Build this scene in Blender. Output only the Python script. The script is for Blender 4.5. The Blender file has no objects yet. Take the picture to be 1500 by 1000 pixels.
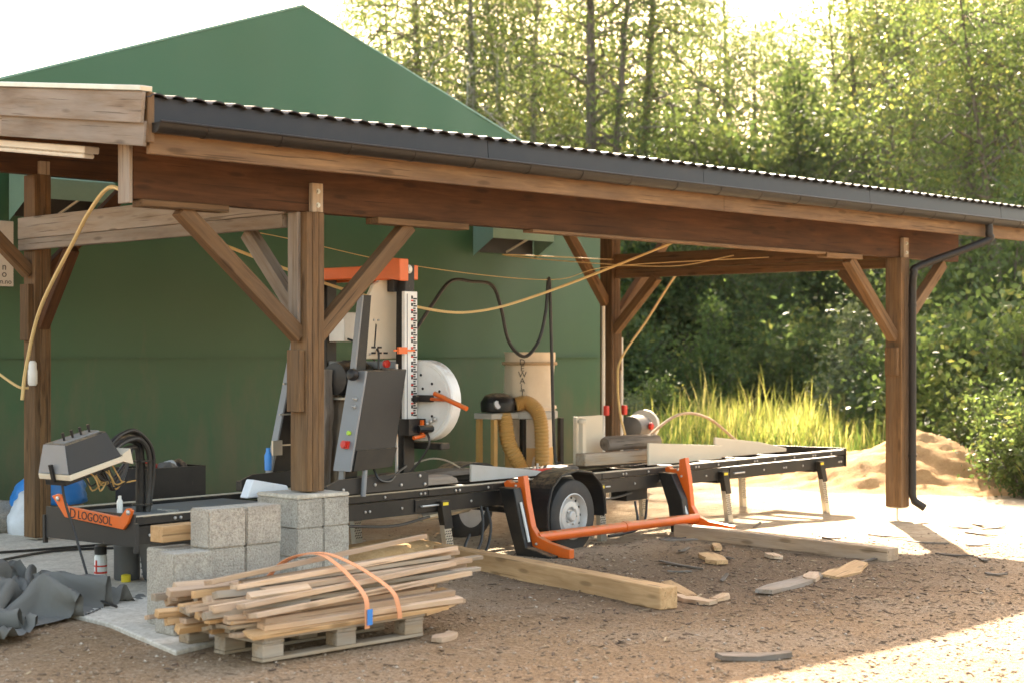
import bpy, bmesh, math, random
import numpy as np
from mathutils import Vector, Matrix, noise
R = math.radians
random.seed(7)
rng = np.random.default_rng(11)
S = bpy.context.scene
COL = S.collection

# ------------------------------------------------------------------ camera, sky, sun, exposure
cam_d = bpy.data.cameras.new('camera'); cam = bpy.data.objects.new('camera', cam_d); COL.objects.link(cam)
cam.location = (-7.52, -9.59, 1.7)
YAW = R(44.84)
cam.rotation_euler = (R(90), 0, YAW - R(90))
cam_d.sensor_width = 36; cam_d.lens = 58.1; cam_d.shift_y = 0.012
cam_d.clip_start = 0.1; cam_d.clip_end = 2000
cam_d.dof.use_dof = True; cam_d.dof.focus_distance = 13.0; cam_d.dof.aperture_fstop = 2.2
S.camera = cam
SUN_EL, SUN_AZ = R(28.5), YAW - R(6.5)            # azimuth measured from +X towards +Y
sunv = Vector((math.cos(SUN_EL) * math.cos(SUN_AZ), math.cos(SUN_EL) * math.sin(SUN_AZ), math.sin(SUN_EL)))
W = bpy.data.worlds.new('World'); S.world = W; W.use_nodes = True
nt = W.node_tree; bg = nt.nodes['Background']
sky = nt.nodes.new('ShaderNodeTexSky'); sky.sky_type = 'NISHITA'; sky.sun_disc = False
sky.sun_elevation = SUN_EL; sky.sun_rotation = R(90) - SUN_AZ
sky.air_density = 1.0; sky.dust_density = 3.0; sky.ozone_density = 1.0
tint = nt.nodes.new('ShaderNodeMix'); tint.data_type = 'RGBA'; tint.blend_type = 'MULTIPLY'; tint.inputs[0].default_value = 1.0
tint.inputs[7].default_value = (1.18, 1.0, .79, 1)          # warm tint put into the whole sky colour as white balance
nt.links.new(sky.outputs[0], tint.inputs[6]); nt.links.new(tint.outputs[2], bg.inputs[0]); bg.inputs[1].default_value = 0.11
sl = bpy.data.lights.new('sun', 'SUN'); sl.energy = 5.0; sl.angle = R(0.53); sl.color = (1.0, 0.86, 0.66)
so = bpy.data.objects.new('sun', sl); COL.objects.link(so); so.rotation_euler = sunv.to_track_quat('Z', 'Y').to_euler()
so.location = (20, 20, 30)
S.view_settings.view_transform = 'Standard'; S.view_settings.look = 'None'
S.view_settings.exposure = 2.95; S.view_settings.gamma = 1.0
S.cycles.max_bounces = 7; S.cycles.diffuse_bounces = 4; S.cycles.glossy_bounces = 3; S.cycles.transmission_bounces = 4
S.cycles.sample_clamp_indirect = 8.0

# ------------------------------------------------------------------ materials
def new_mat(name):
    m = bpy.data.materials.new(name); m.use_nodes = True
    return m, m.node_tree, m.node_tree.nodes['Principled BSDF']
def N(nt, typ, **kw):
    n = nt.nodes.new(typ)
    for k, v in kw.items():
        if k.startswith('i_'):
            key = k[2:]
            n.inputs[int(key) if key.isdigit() else key].default_value = v
        else: setattr(n, k, v)
    return n
def L(nt, a, b): nt.links.new(a, b)
def ramp(nt, fac, stops):
    r = N(nt, 'ShaderNodeValToRGB'); e = r.color_ramp.elements
    while len(e) < len(stops): e.new(0.5)
    for el, (p, c) in zip(e, stops): el.position = p; el.color = (*c, 1) if len(c) == 3 else c
    L(nt, fac, r.inputs[0]); return r.outputs[0]
def mixc(nt, fac, a, b, mode='MIX'):
    m = N(nt, 'ShaderNodeMix', data_type='RGBA', blend_type=mode)
    for s, val in ((m.inputs[0], fac), (m.inputs[6], a), (m.inputs[7], b)):
        if hasattr(val, 'links'): L(nt, val, s)
        elif isinstance(val, (tuple, list)): s.default_value = (*val, 1)
        else: s.default_value = val
    return m.outputs[2]
def mth(nt, op, a, b=0.0, clamp=False):
    m = N(nt, 'ShaderNodeMath', operation=op, use_clamp=clamp)
    for s, val in ((m.inputs[0], a), (m.inputs[1], b)):
        if hasattr(val, 'links'): L(nt, val, s)
        else: s.default_value = val
    return m.outputs[0]
def coords(nt, scale=(1, 1, 1), rnd=True):
    tc = N(nt, 'ShaderNodeTexCoord'); mp = N(nt, 'ShaderNodeMapping'); mp.inputs['Scale'].default_value = scale
    if rnd:
        oi = N(nt, 'ShaderNodeObjectInfo'); cm = N(nt, 'ShaderNodeCombineXYZ')
        k = mth(nt, 'MULTIPLY', oi.outputs['Random'], 37.0)
        for i in range(3): L(nt, k, cm.inputs[i])
        ad = N(nt, 'ShaderNodeVectorMath', operation='ADD'); L(nt, tc.outputs['Object'], ad.inputs[0]); L(nt, cm.outputs[0], ad.inputs[1])
        L(nt, ad.outputs[0], mp.inputs[0])
    else: L(nt, tc.outputs['Object'], mp.inputs[0])
    return mp.outputs[0]
def tex(nt, vec, scale, detail=4, rough=.6, dist=0):
    n = N(nt, 'ShaderNodeTexNoise', i_Scale=scale, i_Detail=detail, i_Roughness=rough, i_Distortion=dist); L(nt, vec, n.inputs['Vector']); return n.outputs[0]
def bump(nt, p, h, strength=.3, dist=.01):
    b = N(nt, 'ShaderNodeBump', i_Strength=strength, i_Distance=dist); L(nt, h, b.inputs['Height']); L(nt, b.outputs[0], p.inputs['Normal'])

MATS = {}
def wood(name, dark, light, grey=None, greyamt=0.0, knots=True, grain=1.0, rough=.75, var=.25):
    m, nt, p = new_mat(name)
    v = coords(nt, (1.3 * grain, 16 * grain, 16 * grain)); g = tex(nt, v, 2.2, 6, .65, .6)
    v2 = coords(nt, (.9, 3, 3)); g2 = tex(nt, v2, 1.6, 3)
    c = ramp(nt, g, [(.3, dark), (.52, tuple((a + b) / 2 for a, b in zip(dark, light))), (.72, light)])
    c = mixc(nt, mth(nt, 'MULTIPLY', ramp(nt, g2, [(.35, (0, 0, 0)), (.7, (1, 1, 1))]), .55), c, tuple(x * .55 for x in dark))
    if grey:
        v3 = coords(nt, (.6, 5, 5)); c = mixc(nt, mth(nt, 'MULTIPLY', ramp(nt, tex(nt, v3, 2.5, 5), [(.3, (0, 0, 0)), (.62, (1, 1, 1))]), greyamt), c, grey)
    if knots:
        vk = coords(nt, (2.2, 9, 9)); vo = N(nt, 'ShaderNodeTexVoronoi', i_Scale=1.0); L(nt, vk, vo.inputs['Vector'])
        k = ramp(nt, vo.outputs['Distance'], [(.0, (1, 1, 1)), (.12, (.8, .8, .8)), (.2, (0, 0, 0))])
        c = mixc(nt, mth(nt, 'MULTIPLY', k, .7), c, tuple(x * .4 for x in dark))
    vc = coords(nt, (.7, 34, 34)); ck = ramp(nt, tex(nt, vc, 1.7, 3, .5), [(.33, (1, 1, 1)), (.38, (0, 0, 0))]); c = mixc(nt, mth(nt, 'MULTIPLY', ck, .65), c, tuple(x * .3 for x in dark))
    oi = N(nt, 'ShaderNodeObjectInfo'); hs = N(nt, 'ShaderNodeHueSaturation'); L(nt, c, hs.inputs['Color'])
    L(nt, mth(nt, 'ADD', mth(nt, 'MULTIPLY', oi.outputs['Random'], var * 2), 1 - var), hs.inputs['Value'])
    L(nt, hs.outputs[0], p.inputs['Base Color']); p.inputs['Roughness'].default_value = rough; p.inputs['Specular IOR Level'].default_value = .25
    bump(nt, p, g, .35, .004); MATS[name] = m
wood('beam_wood', (.048, .018, .0055), (.13, .054, .019), knots=True, grain=.55, rough=.75, var=.1)
wood('post_wood', (.09, .044, .015), (.225, .12, .046), grey=(.17, .125, .085), greyamt=.3, var=.22)
wood('grey_wood', (.17, .115, .072), (.31, .23, .16), grey=(.29, .25, .21), greyamt=.75, var=.2)
wood('fascia_wood', (.15, .08, .035), (.32, .19, .09), grey=(.12, .08, .055), greyamt=.5, var=.12)
wood('pine', (.44, .26, .13), (.7, .48, .29), grey=(.5, .39, .31), greyamt=.45, var=.25)
wood('fresh_pine', (.5, .28, .12), (.72, .46, .235), var=.1)
wood('old_pine', (.25, .16, .085), (.43, .3, .17), grey=(.36, .32, .27), greyamt=.6, var=.15)
wood('bark_wood', (.06, .038, .024), (.2, .14, .09), grey=(.3, .26, .22), greyamt=.5, knots=False, var=.2)

def paint(name, col, rough=.45, metal=0.0, dirt=.25, dirtcol=(.2, .15, .1), spec=.5, sc=4.0, bumpy=0.0, dust=0.0):
    m, nt, p = new_mat(name)
    v = coords(nt); d = tex(nt, v, sc, 6, .7); f = ramp(nt, d, [(.42, (0, 0, 0)), (.75, (1, 1, 1))])
    cc = mixc(nt, mth(nt, 'MULTIPLY', f, dirt), col, dirtcol)
    if dust:                                        # sawdust lying on ledges, chipped and scuffed patches
        ge = N(nt, 'ShaderNodeNewGeometry'); sz = N(nt, 'ShaderNodeSeparateXYZ'); L(nt, ge.outputs['Normal'], sz.inputs[0])
        up = mth(nt, 'MULTIPLY', mth(nt, 'SUBTRACT', sz.outputs[2], .55), 4.0, True); dn = ramp(nt, tex(nt, v, 16, 5, .7), [(.38, (0, 0, 0)), (.6, (1, 1, 1))])
        cc = mixc(nt, mth(nt, 'MULTIPLY', mth(nt, 'MULTIPLY', up, dn), dust), cc, (.36, .25, .14))
        sc_n = ramp(nt, tex(nt, coords(nt, (14, 14, 3)), 2.5, 6, .8), [(.66, (0, 0, 0)), (.7, (1, 1, 1))]); cc = mixc(nt, mth(nt, 'MULTIPLY', sc_n, .35), cc, (.22, .17, .12))
    L(nt, cc, p.inputs['Base Color'])
    L(nt, mth(nt, 'ADD', mth(nt, 'MULTIPLY', d, .3), rough - .15), p.inputs['Roughness'])
    p.inputs['Metallic'].default_value = metal; p.inputs['Specular IOR Level'].default_value = spec
    if bumpy: bump(nt, p, tex(nt, v, sc * 12, 4), bumpy, .003)
    MATS[name] = m; return m
paint('black_steel', (.011, .0105, .01), .45, dirt=.5, dirtcol=(.06, .045, .03), spec=.3, dust=.7)
paint('dark_panel', (.032, .029, .026), .5, dirt=.25, dirtcol=(.07, .055, .04), spec=.3, dust=.7)
paint('grey_steel', (.2, .205, .21), .4, dirt=.25, dust=.7)
paint('deck_steel', (.17, .17, .165), .5, dirt=.5, dirtcol=(.25, .18, .11))
paint('orange', (.68, .115, .008), .4, dirt=.25, dirtcol=(.3, .1, .03), dust=.7)
paint('red_plastic', (.6, .03, .015), .4, dirt=.1)
paint('white_paint', (.72, .7, .65), .4, dirt=.3, dirtcol=(.4, .33, .25), dust=.7)
paint('cream_panel', (.62, .52, .38), .45, dirt=.15, dirtcol=(.45, .35, .22))
paint('galvanised', (.5, .47, .4), .35, metal=.6, dirt=.4, dirtcol=(.35, .28, .18))
paint('chrome', (.5, .48, .45), .35, metal=.6, dirt=.1)
paint('rim_silver', (.55, .53, .5), .4, metal=.15, dirt=.35)
paint('rubber', (.018, .018, .018), .7, dirt=.6, dirtcol=(.09, .07, .05))
paint('black_plastic', (.013, .012, .012), .42, dirt=.3, dirtcol=(.06, .045, .035), spec=.35, dust=.7)
paint('grey_plastic', (.1, .1, .1), .5, dirt=.3)
paint('hose_black', (.015, .014, .013), .45, dirt=.2)
paint('roof_metal', (.02, .02, .023), .38, spec=.25, dirt=.15, dirtcol=(.12, .11, .1), sc=2)
paint('roof_tile', (.035, .032, .034), .6, spec=.25, dirt=.2, dirtcol=(.14, .11, .09), sc=3)
paint('gutter_metal', (.011, .0095, .0085), .42, dirt=.3, dirtcol=(.05, .035, .025), spec=.3)
paint('rope_yellow', (.62, .45, .2), .8, dirt=.3, dirtcol=(.4, .3, .16), sc=20)
paint('strap_orange', (.75, .3, .13), .7, dirt=.3, dirtcol=(.5, .3, .2))
paint('blue_plastic', (.03, .22, .6), .4, dirt=.15)
paint('bag_white', (.6, .62, .64), .5, dirt=.3)
paint('cardboard', (.45, .31, .18), .8, dirt=.2)
paint('yellow_plastic', (.8, .6, .02), .4, dirt=.1)
paint('lime_plastic', (.45, .7, .05), .4, dirt=.1)
paint('ink', (.03, .025, .022), .7, dirt=0)
paint('duct_yellow', (.5, .29, .085), .6, dirt=.4, dirtcol=(.33, .21, .09))
paint('filter_cloth', (.78, .65, .5), .9, dirt=.3, dirtcol=(.5, .36, .22), sc=3)
paint('sawdust_bag', (.75, .42, .14), .6, dirt=.3, dirtcol=(.6, .4, .2), sc=3)
paint('grey_sheet', (.46, .44, .41), .6, dirt=.35, dirtcol=(.36, .3, .22), sc=3)
paint('beige_sheet', (.58, .5, .38), .6, dirt=.25, dirtcol=(.45, .36, .24), sc=3)
paint('cover_cloth', (.16, .15, .13), .8, spec=.2, dirt=.35, dirtcol=(.17, .15, .12), sc=5, bumpy=.3)
paint('tarpaulin_green', (.029, .1, .041), .4, dirt=.4, dirtcol=(.05, .1, .045), sc=.6, spec=.4, bumpy=.25)
paint('tarpaulin_pale', (.2, .34, .26), .45, dirt=.2, dirtcol=(.1, .18, .12))
paint('sign_white', (.62, .56, .47), .6, dirt=.2)
paint('styrofoam', (.72, .74, .76), .8, dirt=.15, bumpy=.5, sc=8)

def muddy(name):
    nt = MATS[name].node_tree; p = nt.nodes['Principled BSDF']; old = p.inputs['Base Color'].links[0].from_socket; tc = N(nt, 'ShaderNodeTexCoord'); sp = N(nt, 'ShaderNodeSeparateXYZ'); L(nt, tc.outputs['Object'], sp.inputs[0])
    mp = N(nt, 'ShaderNodeMapping'); mp.inputs['Scale'].default_value = (1.2, 1.2, .35); L(nt, tc.outputs['Object'], mp.inputs[0]); n1 = tex(nt, mp.outputs[0], 2.2, 7, .7)
    h = mth(nt, 'SUBTRACT', mth(nt, 'ADD', 1.0, mth(nt, 'MULTIPLY', mth(nt, 'SUBTRACT', n1, .5), 3.0)), mth(nt, 'MULTIPLY', sp.outputs[2], .75), True)
    L(nt, mixc(nt, mth(nt, 'MULTIPLY', h, .55), old, (.13, .105, .06)), p.inputs['Base Color'])
muddy('tarpaulin_green')
def concrete(name, base, dark, fine=70, strength=.6):
    m, nt, p = new_mat(name); v = coords(nt)
    a = tex(nt, v, fine, 3, .7); b = tex(nt, v, 5, 5); vo = N(nt, 'ShaderNodeTexVoronoi', i_Scale=fine * 1.6); L(nt, v, vo.inputs['Vector'])
    c = ramp(nt, a, [(.32, dark), (.5, base), (.7, tuple(min(1, x * 1.25) for x in base))])
    c = mixc(nt, mth(nt, 'MULTIPLY', ramp(nt, b, [(.4, (0, 0, 0)), (.7, (1, 1, 1))]), .4), c, tuple(x * .8 for x in dark))
    L(nt, c, p.inputs['Base Color']); p.inputs['Roughness'].default_value = .95
    bump(nt, p, mth(nt, 'ADD', a, vo.outputs['Distance']), strength, .006); MATS[name] = m
concrete('block_concrete', (.42, .37, .3), (.25, .21, .165), 75, .8)
concrete('slab_concrete', (.56, .5, .41), (.43, .36, .27), 30, .2)

def leaf(name, c1, c2, c3, trans=.5):
    m, nt, p = new_mat(name); nt.nodes.remove(p)
    at = N(nt, 'ShaderNodeAttribute', attribute_name='tone')
    c = ramp(nt, at.outputs['Fac'], [(0, c1), (.6, c2), (1, c3)])
    d = N(nt, 'ShaderNodeBsdfPrincipled', i_Roughness=.5); d.inputs['Specular IOR Level'].default_value = .35; t = N(nt, 'ShaderNodeBsdfTranslucent')
    L(nt, c, d.inputs['Base Color'])
    L(nt, mixc(nt, 1.0, c, (1.25, 1.2, .85), 'MULTIPLY'), t.inputs[0])
    mx = N(nt, 'ShaderNodeMixShader'); mx.inputs[0].default_value = trans
    L(nt, d.outputs[0], mx.inputs[1]); L(nt, t.outputs[0], mx.inputs[2]); L(nt, mx.outputs[0], nt.nodes['Material Output'].inputs[0]); MATS[name] = m
leaf('birch_leaf', (.065, .098, .036), (.115, .15, .052), (.25, .24, .072), .58)
leaf('dark_leaf', (.06, .095, .034), (.11, .155, .05), (.22, .22, .07), .58)
leaf('bush_leaf', (.06, .1, .03), (.11, .16, .045), (.27, .26, .06), .55)
leaf('grey_leaf', (.09, .12, .06), (.16, .19, .1), (.3, .3, .15), .45)
leaf('grass_leaf', (.1, .14, .035), (.25, .25, .07), (.5, .43, .22), .56)
leaf('herb_leaf', (.05, .09, .025), (.1, .15, .035), (.2, .2, .05), .5)
def bark(name, a, b):
    m, nt, p = new_mat(name); v = coords(nt, (6, 6, 1.5)); g = tex(nt, v, 3, 5)
    L(nt, ramp(nt, g, [(.35, a), (.65, b)]), p.inputs['Base Color']); p.inputs['Roughness'].default_value = .9; bump(nt, p, g, .6, .02); MATS[name] = m
bark('tree_bark', (.05, .038, .028), (.16, .13, .1)); bark('birch_bark', (.1, .085, .07), (.42, .38, .32))

def attrmat(name, stops, rough=.9):
    m, nt, p = new_mat(name); at = N(nt, 'ShaderNodeAttribute', attribute_name='tone')
    L(nt, ramp(nt, at.outputs['Fac'], stops), p.inputs['Base Color']); p.inputs['Roughness'].default_value = rough; MATS[name] = m
attrmat('stone', [(0, (.15, .095, .055)), (.45, (.28, .185, .11)), (.85, (.38, .28, .19)), (1, (.48, .4, .31))])
attrmat('chips', [(0, (.07, .042, .025)), (.45, (.17, .105, .06)), (.85, (.29, .19, .11)), (1, (.45, .32, .18))])

def ground_mat():
    m, nt, p = new_mat('yard_ground'); tc = N(nt, 'ShaderNodeTexCoord'); v = tc.outputs['Object']
    big = tex(nt, v, .55, 5, .6); mid = tex(nt, v, 3.0, 6, .7, .4); fine = tex(nt, v, 38, 5, .75)
    vo = N(nt, 'ShaderNodeTexVoronoi', i_Scale=42); L(nt, v, vo.inputs['Vector'])
    sep = N(nt, 'ShaderNodeSeparateXYZ'); L(nt, v, sep.inputs[0]); x, y = sep.outputs[0], sep.outputs[1]
    dirt = ramp(nt, fine, [(.3, (.135, .078, .036)), (.5, (.265, .165, .086)), (.7, (.41, .28, .165))])
    pebble = mixc(nt, .45, dirt, ramp(nt, N_color(nt, vo), [(0, (.16, .09, .048)), (.5, (.35, .23, .135)), (1, (.48, .37, .26))]))
    c = mixc(nt, ramp(nt, mid, [(.4, (0, 0, 0)), (.6, (1, 1, 1))]), pebble, dirt)
    c = mixc(nt, mth(nt, 'MULTIPLY', ramp(nt, big, [(.45, (0, 0, 0)), (.6, (1, 1, 1))]), .6), c, ramp(nt, fine, [(.3, (.17, .115, .07)), (.5, (.31, .23, .155)), (.7, (.46, .37, .28))]))
    # dark bark mulch in front of the loader
    bx = mth(nt, 'POWER', mth(nt, 'MULTIPLY', mth(nt, 'SUBTRACT', x, 2.6), .33), 2); by = mth(nt, 'POWER', mth(nt, 'MULTIPLY', mth(nt, 'ADD', y, 1.9), .5), 2)
    bm = mth(nt, 'SUBTRACT', 1.15, mth(nt, 'ADD', mth(nt, 'ADD', bx, by), mth(nt, 'MULTIPLY', big, .5)), True)
    mulch = ramp(nt, tex(nt, v, 55, 5, .75), [(.32, (.075, .042, .023)), (.52, (.175, .104, .057)), (.72, (.34, .22, .125))])
    c = mixc(nt, bm, c, mulch)
    # pale sand and sawdust in the sunny yard and under the mill
    sx = mth(nt, 'MULTIPLY', mth(nt, 'ADD', mth(nt, 'SUBTRACT', x, 4.6), mth(nt, 'MULTIPLY', y, .55)), .7); s = mth(nt, 'ADD', sx, mth(nt, 'MULTIPLY', mth(nt, 'SUBTRACT', mid, .5), 2.5), True)
    u1 = mth(nt, 'SUBTRACT', 1.3, mth(nt, 'ABSOLUTE', mth(nt, 'MULTIPLY', mth(nt, 'SUBTRACT', y, 1.2), .75))); u2 = mth(nt, 'MULTIPLY', mth(nt, 'SUBTRACT', x, .3), 2.0, True)
    s = mth(nt, 'MAXIMUM', s, mth(nt, 'MULTIPLY', mth(nt, 'ADD', u1, mth(nt, 'SUBTRACT', mid, .55), True), u2), True)
    sand = ramp(nt, tex(nt, v, 9, 6, .7), [(.3, (.34, .24, .15)), (.5, (.5, .38, .25)), (.72, (.6, .49, .34))])
    c = mixc(nt, s, c, sand)
    # forest floor
    dep = mth(nt, 'ADD', mth(nt, 'MULTIPLY', x, .709), mth(nt, 'MULTIPLY', y, .705)); fl = mth(nt, 'MULTIPLY', mth(nt, 'ADD', mth(nt, 'SUBTRACT', dep, 21), mth(nt, 'MULTIPLY', mid, 3)), .3, True)
    c = mixc(nt, fl, c, ramp(nt, tex(nt, v, 5, 5), [(.3, (.03, .03, .014)), (.7, (.08, .085, .03))]))
    L(nt, c, p.inputs['Base Color']); p.inputs['Roughness'].default_value = .95; p.inputs['Specular IOR Level'].default_value = .2
    bump(nt, p, mth(nt, 'ADD', fine, mth(nt, 'MULTIPLY', vo.outputs['Distance'], .8)), .9, .02); MATS['yard_ground'] = m
def N_color(nt, vo):
    s = N(nt, 'ShaderNodeSeparateColor'); L(nt, vo.outputs['Color'], s.inputs[0]); return s.outputs[0]
ground_mat()
def sand_mat():
    m, nt, p = new_mat('heap_sand'); v = coords(nt, rnd=False); a = tex(nt, v, 4, 6, .7); f = tex(nt, v, 45, 4, .7)
    c = ramp(nt, a, [(.3, (.3, .15, .055)), (.5, (.46, .26, .1)), (.7, (.55, .35, .155))]); c = mixc(nt, .3, c, ramp(nt, f, [(.3, (.3, .18, .09)), (.7, (.62, .45, .26))]))
    L(nt, c, p.inputs['Base Color']); p.inputs['Roughness'].default_value = 1; p.inputs['Specular IOR Level'].default_value = .1; bump(nt, p, f, .6, .02); MATS['heap_sand'] = m
sand_mat()

# ------------------------------------------------------------------ mesh and object helpers
class MB:
    def __init__(s): s.v = []; s.f = []
    def add(s, vs, fs, M=None):
        o = len(s.v); s.v += [tuple(M @ Vector(q)) if M else tuple(q) for q in vs]; s.f += [tuple(i + o for i in t) for t in fs]; return s
    def box(s, a, b, M=None):
        (x0, y0, z0), (x1, y1, z1) = a, b
        return s.add([(x0, y0, z0), (x1, y0, z0), (x1, y1, z0), (x0, y1, z0), (x0, y0, z1), (x1, y0, z1), (x1, y1, z1), (x0, y1, z1)],
                     [(0, 3, 2, 1), (4, 5, 6, 7), (0, 1, 5, 4), (1, 2, 6, 5), (2, 3, 7, 6), (3, 0, 4, 7)], M)
    def prism(s, poly, ax, a, b, M=None):
        n = len(poly)
        def q(p, t): return {'x': (t, p[0], p[1]), 'y': (p[0], t, p[1]), 'z': (p[0], p[1], t)}[ax]
        return s.add([q(p, a) for p in poly] + [q(p, b) for p in poly],
                     [tuple(range(n))[::-1], tuple(range(n, 2 * n))] + [(i, (i + 1) % n, n + (i + 1) % n, n + i) for i in range(n)], M)
    def tube(s, pts, r, n=8, M=None):
        pts = [Vector(p) for p in pts]; k = len(pts); rs = r if isinstance(r, (list, tuple)) else [r] * k
        vs = []; fs = []; nrm = None
        for i, p in enumerate(pts):
            t = (pts[min(i + 1, k - 1)] - pts[max(i - 1, 0)]).normalized()
            if nrm is None: nrm = t.orthogonal().normalized()
            else: nrm = (nrm - t * nrm.dot(t)).normalized()
            b = t.cross(nrm)
            for j in range(n):
                a = 2 * math.pi * j / n; vs.append(p + (nrm * math.cos(a) + b * math.sin(a)) * rs[i])
        for i in range(k - 1):
            for j in range(n): fs.append((i * n + j, i * n + (j + 1) % n, (i + 1) * n + (j + 1) % n, (i + 1) * n + j))
        fs += [tuple(range(n))[::-1], tuple(range((k - 1) * n, k * n))]
        return s.add(vs, fs, M)
    def lathe(s, prof, n=24, M=None, caps=True):
        vs = []; fs = []
        for r, z in prof:
            for j in range(n): vs.append((r * math.cos(2 * math.pi * j / n), r * math.sin(2 * math.pi * j / n), z))
        for i in range(len(prof) - 1):
            for j in range(n): fs.append((i * n + j, i * n + (j + 1) % n, (i + 1) * n + (j + 1) % n, (i + 1) * n + j))
        if caps: fs += [tuple(range(n))[::-1], tuple(range((len(prof) - 1) * n, len(prof) * n))]
        return s.add(vs, fs, M)
    def mesh(s, bev=0.0, smooth=False):
        me = bpy.data.meshes.new('mesh'); me.from_pydata(s.v, [], s.f)
        bm = bmesh.new(); bm.from_mesh(me); bmesh.ops.recalc_face_normals(bm, faces=bm.faces)
        if bev:
            es = [e for e in bm.edges if len(e.link_faces) == 2 and e.calc_face_angle(0) > R(35)]
            bmesh.ops.bevel(bm, geom=es, offset=bev, segments=1, affect='EDGES', clamp_overlap=True)
        bm.to_mesh(me); bm.free()
        if smooth:
            me.shade_smooth(); me.set_sharp_from_angle(angle=R(38))
        return me
def spline(pts, n=8):
    P = [Vector(p) for p in pts]; P = [P[0] * 2 - P[1]] + P + [P[-1] * 2 - P[-2]]; out = []
    for i in range(1, len(P) - 2):
        a, b, c, d = P[i - 1:i + 3]
        for k in range(n):
            t = k / n; out.append(.5 * ((2 * b) + (c - a) * t + (2 * a - 5 * b + 4 * c - d) * t * t + (3 * b - a - 3 * c + d) * t ** 3))
    out.append(P[-2]); return out

RM = {}                                            # matrix of a part in its thing's own frame
def tag(o, label=None, cat=None, group=None, kind=None):
    for k, v in (('label', label), ('category', cat), ('group', group), ('kind', kind)):
        if v: o[k] = v
    return o
def link(name, me, mat):
    o = bpy.data.objects.new(name, me); COL.objects.link(o)
    if me is not None and mat:
        if not me.materials: me.materials.append(MATS[mat])
        elif me.materials[0] != MATS[mat]:
            o.data = me.copy(); o.data.materials.clear(); o.data.materials.append(MATS[mat])
    return o
def thing(name, label, cat, loc=(0, 0, 0), rz=0, group=None):
    o = link(name, None, None); o.location = loc; o.rotation_euler = (0, 0, rz); o.empty_display_size = .2
    RM[o] = Matrix(); return tag(o, label, cat, group)
def part(name, me, mat, parent, M=Matrix(), label=None):
    if isinstance(me, MB): me = me.mesh()
    o = link(name, me, mat); o.parent = parent; o.matrix_basis = RM[parent].inverted() @ M; RM[o] = M.copy()
    if label: o['label'] = label
    return o
def single(name, me, mat, label, cat, M=Matrix(), group=None):
    if isinstance(me, MB): me = me.mesh()
    o = link(name, me, mat); o.matrix_basis = M; RM[o] = Matrix(); return tag(o, label, cat, group)
def struct(name, me, mat, kind='structure'):
    if isinstance(me, MB): me = me.mesh()
    o = link(name, me, mat); o['kind'] = kind; RM[o] = Matrix(); return o
_bc = {}
def bmesh_board(Ln, w, t, bev=.004):
    k = (round(Ln, 3), round(w, 3), round(t, 3), bev)
    if k not in _bc: _bc[k] = MB().box((-Ln / 2, -t / 2, -w / 2), (Ln / 2, t / 2, w / 2)).mesh(bev)
    return _bc[k]
def frame(p0, p1, up=(0, 0, 1)):
    a, b = Vector(p0), Vector(p1); x = (b - a).normalized(); u = Vector(up)
    if abs(x.dot(u)) > .99: u = Vector((0, 1, 0))
    z = (u - x * u.dot(x)).normalized(); y = z.cross(x)
    M = Matrix((x, y, z)).transposed().to_4x4(); M.translation = (a + b) / 2; return M, (b - a).length
def board(name, p0, p1, w, t, mat, parent, up=(0, 0, 1), bev=.004, label=None):
    M, Ln = frame(p0, p1, up); return part(name, bmesh_board(Ln, w, t, bev), mat, parent, M, label)
def T(x, y, z, rz=0, rx=0, ry=0): return Matrix.Translation((x, y, z)) @ Matrix.Rotation(rz, 4, 'Z') @ Matrix.Rotation(ry, 4, 'Y') @ Matrix.Rotation(rx, 4, 'X')
def text_mesh(s, size, depth=.001):
    cu = bpy.data.curves.new('lettering', 'FONT'); cu.body = s; cu.size = size; cu.extrude = depth; cu.align_x = 'CENTER'; cu.align_y = 'CENTER'; cu.resolution_u = 3
    o = bpy.data.objects.new('lettering', cu); COL.objects.link(o); me = bpy.data.meshes.new_from_object(o.evaluated_get(bpy.context.evaluated_depsgraph_get()))
    bpy.data.objects.remove(o); return me
def np_mesh(V, F, tone=None):
    me = bpy.data.meshes.new('mesh'); V = np.asarray(V, np.float32); F = np.asarray(F, np.int32); k = F.shape[1]
    me.vertices.add(len(V)); me.vertices.foreach_set('co', V.ravel()); me.loops.add(F.size); me.loops.foreach_set('vertex_index', F.ravel())
    me.polygons.add(len(F)); me.polygons.foreach_set('loop_start', np.arange(0, F.size, k, dtype=np.int32))
    if tone is not None: me.attributes.new('tone', 'FLOAT', 'POINT').data.foreach_set('value', np.asarray(tone, np.float32))
    me.update(calc_edges=True); me.validate(); return me
dvec = Vector((math.cos(YAW), math.sin(YAW), 0)); rvec = Vector((math.sin(YAW), -math.cos(YAW), 0))
YC = Vector((-7.52, -9.59, 0))
def yd(a, b):                                      # site axes: a metres across the view of the yard, b metres into it
    q = YC + rvec * a + dvec * b; return q.x, q.y
def sstep(a, b, x): t = min(1, max(0, (x - a) / (b - a))); return t * t * (3 - 2 * t)
def gz(x, y):
    q = Vector((x, y, 0)) - YC; a, b = q.dot(rvec), q.dot(dvec)
    z = .03 * noise.noise((x * .35, y * .35, 0)) + .012 * noise.noise((x * 1.7, y * 1.7, 3))
    z -= .07 * sstep(4.5, 8, x) * (1 - sstep(12, 18, x))
    if -2.6 < x < 1.2 and -2.2 < y < 4.2: z = z * .25 + .012
    bank = sstep(35, 52, b) * 4.2 + sstep(7.0, 16, a - max(0, b - 20) * .09) * 2.2 * sstep(16, 22, b)
    return z + max(0, bank) * (1 + .15 * noise.noise((x * .2, y * .2, 9)))

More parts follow.
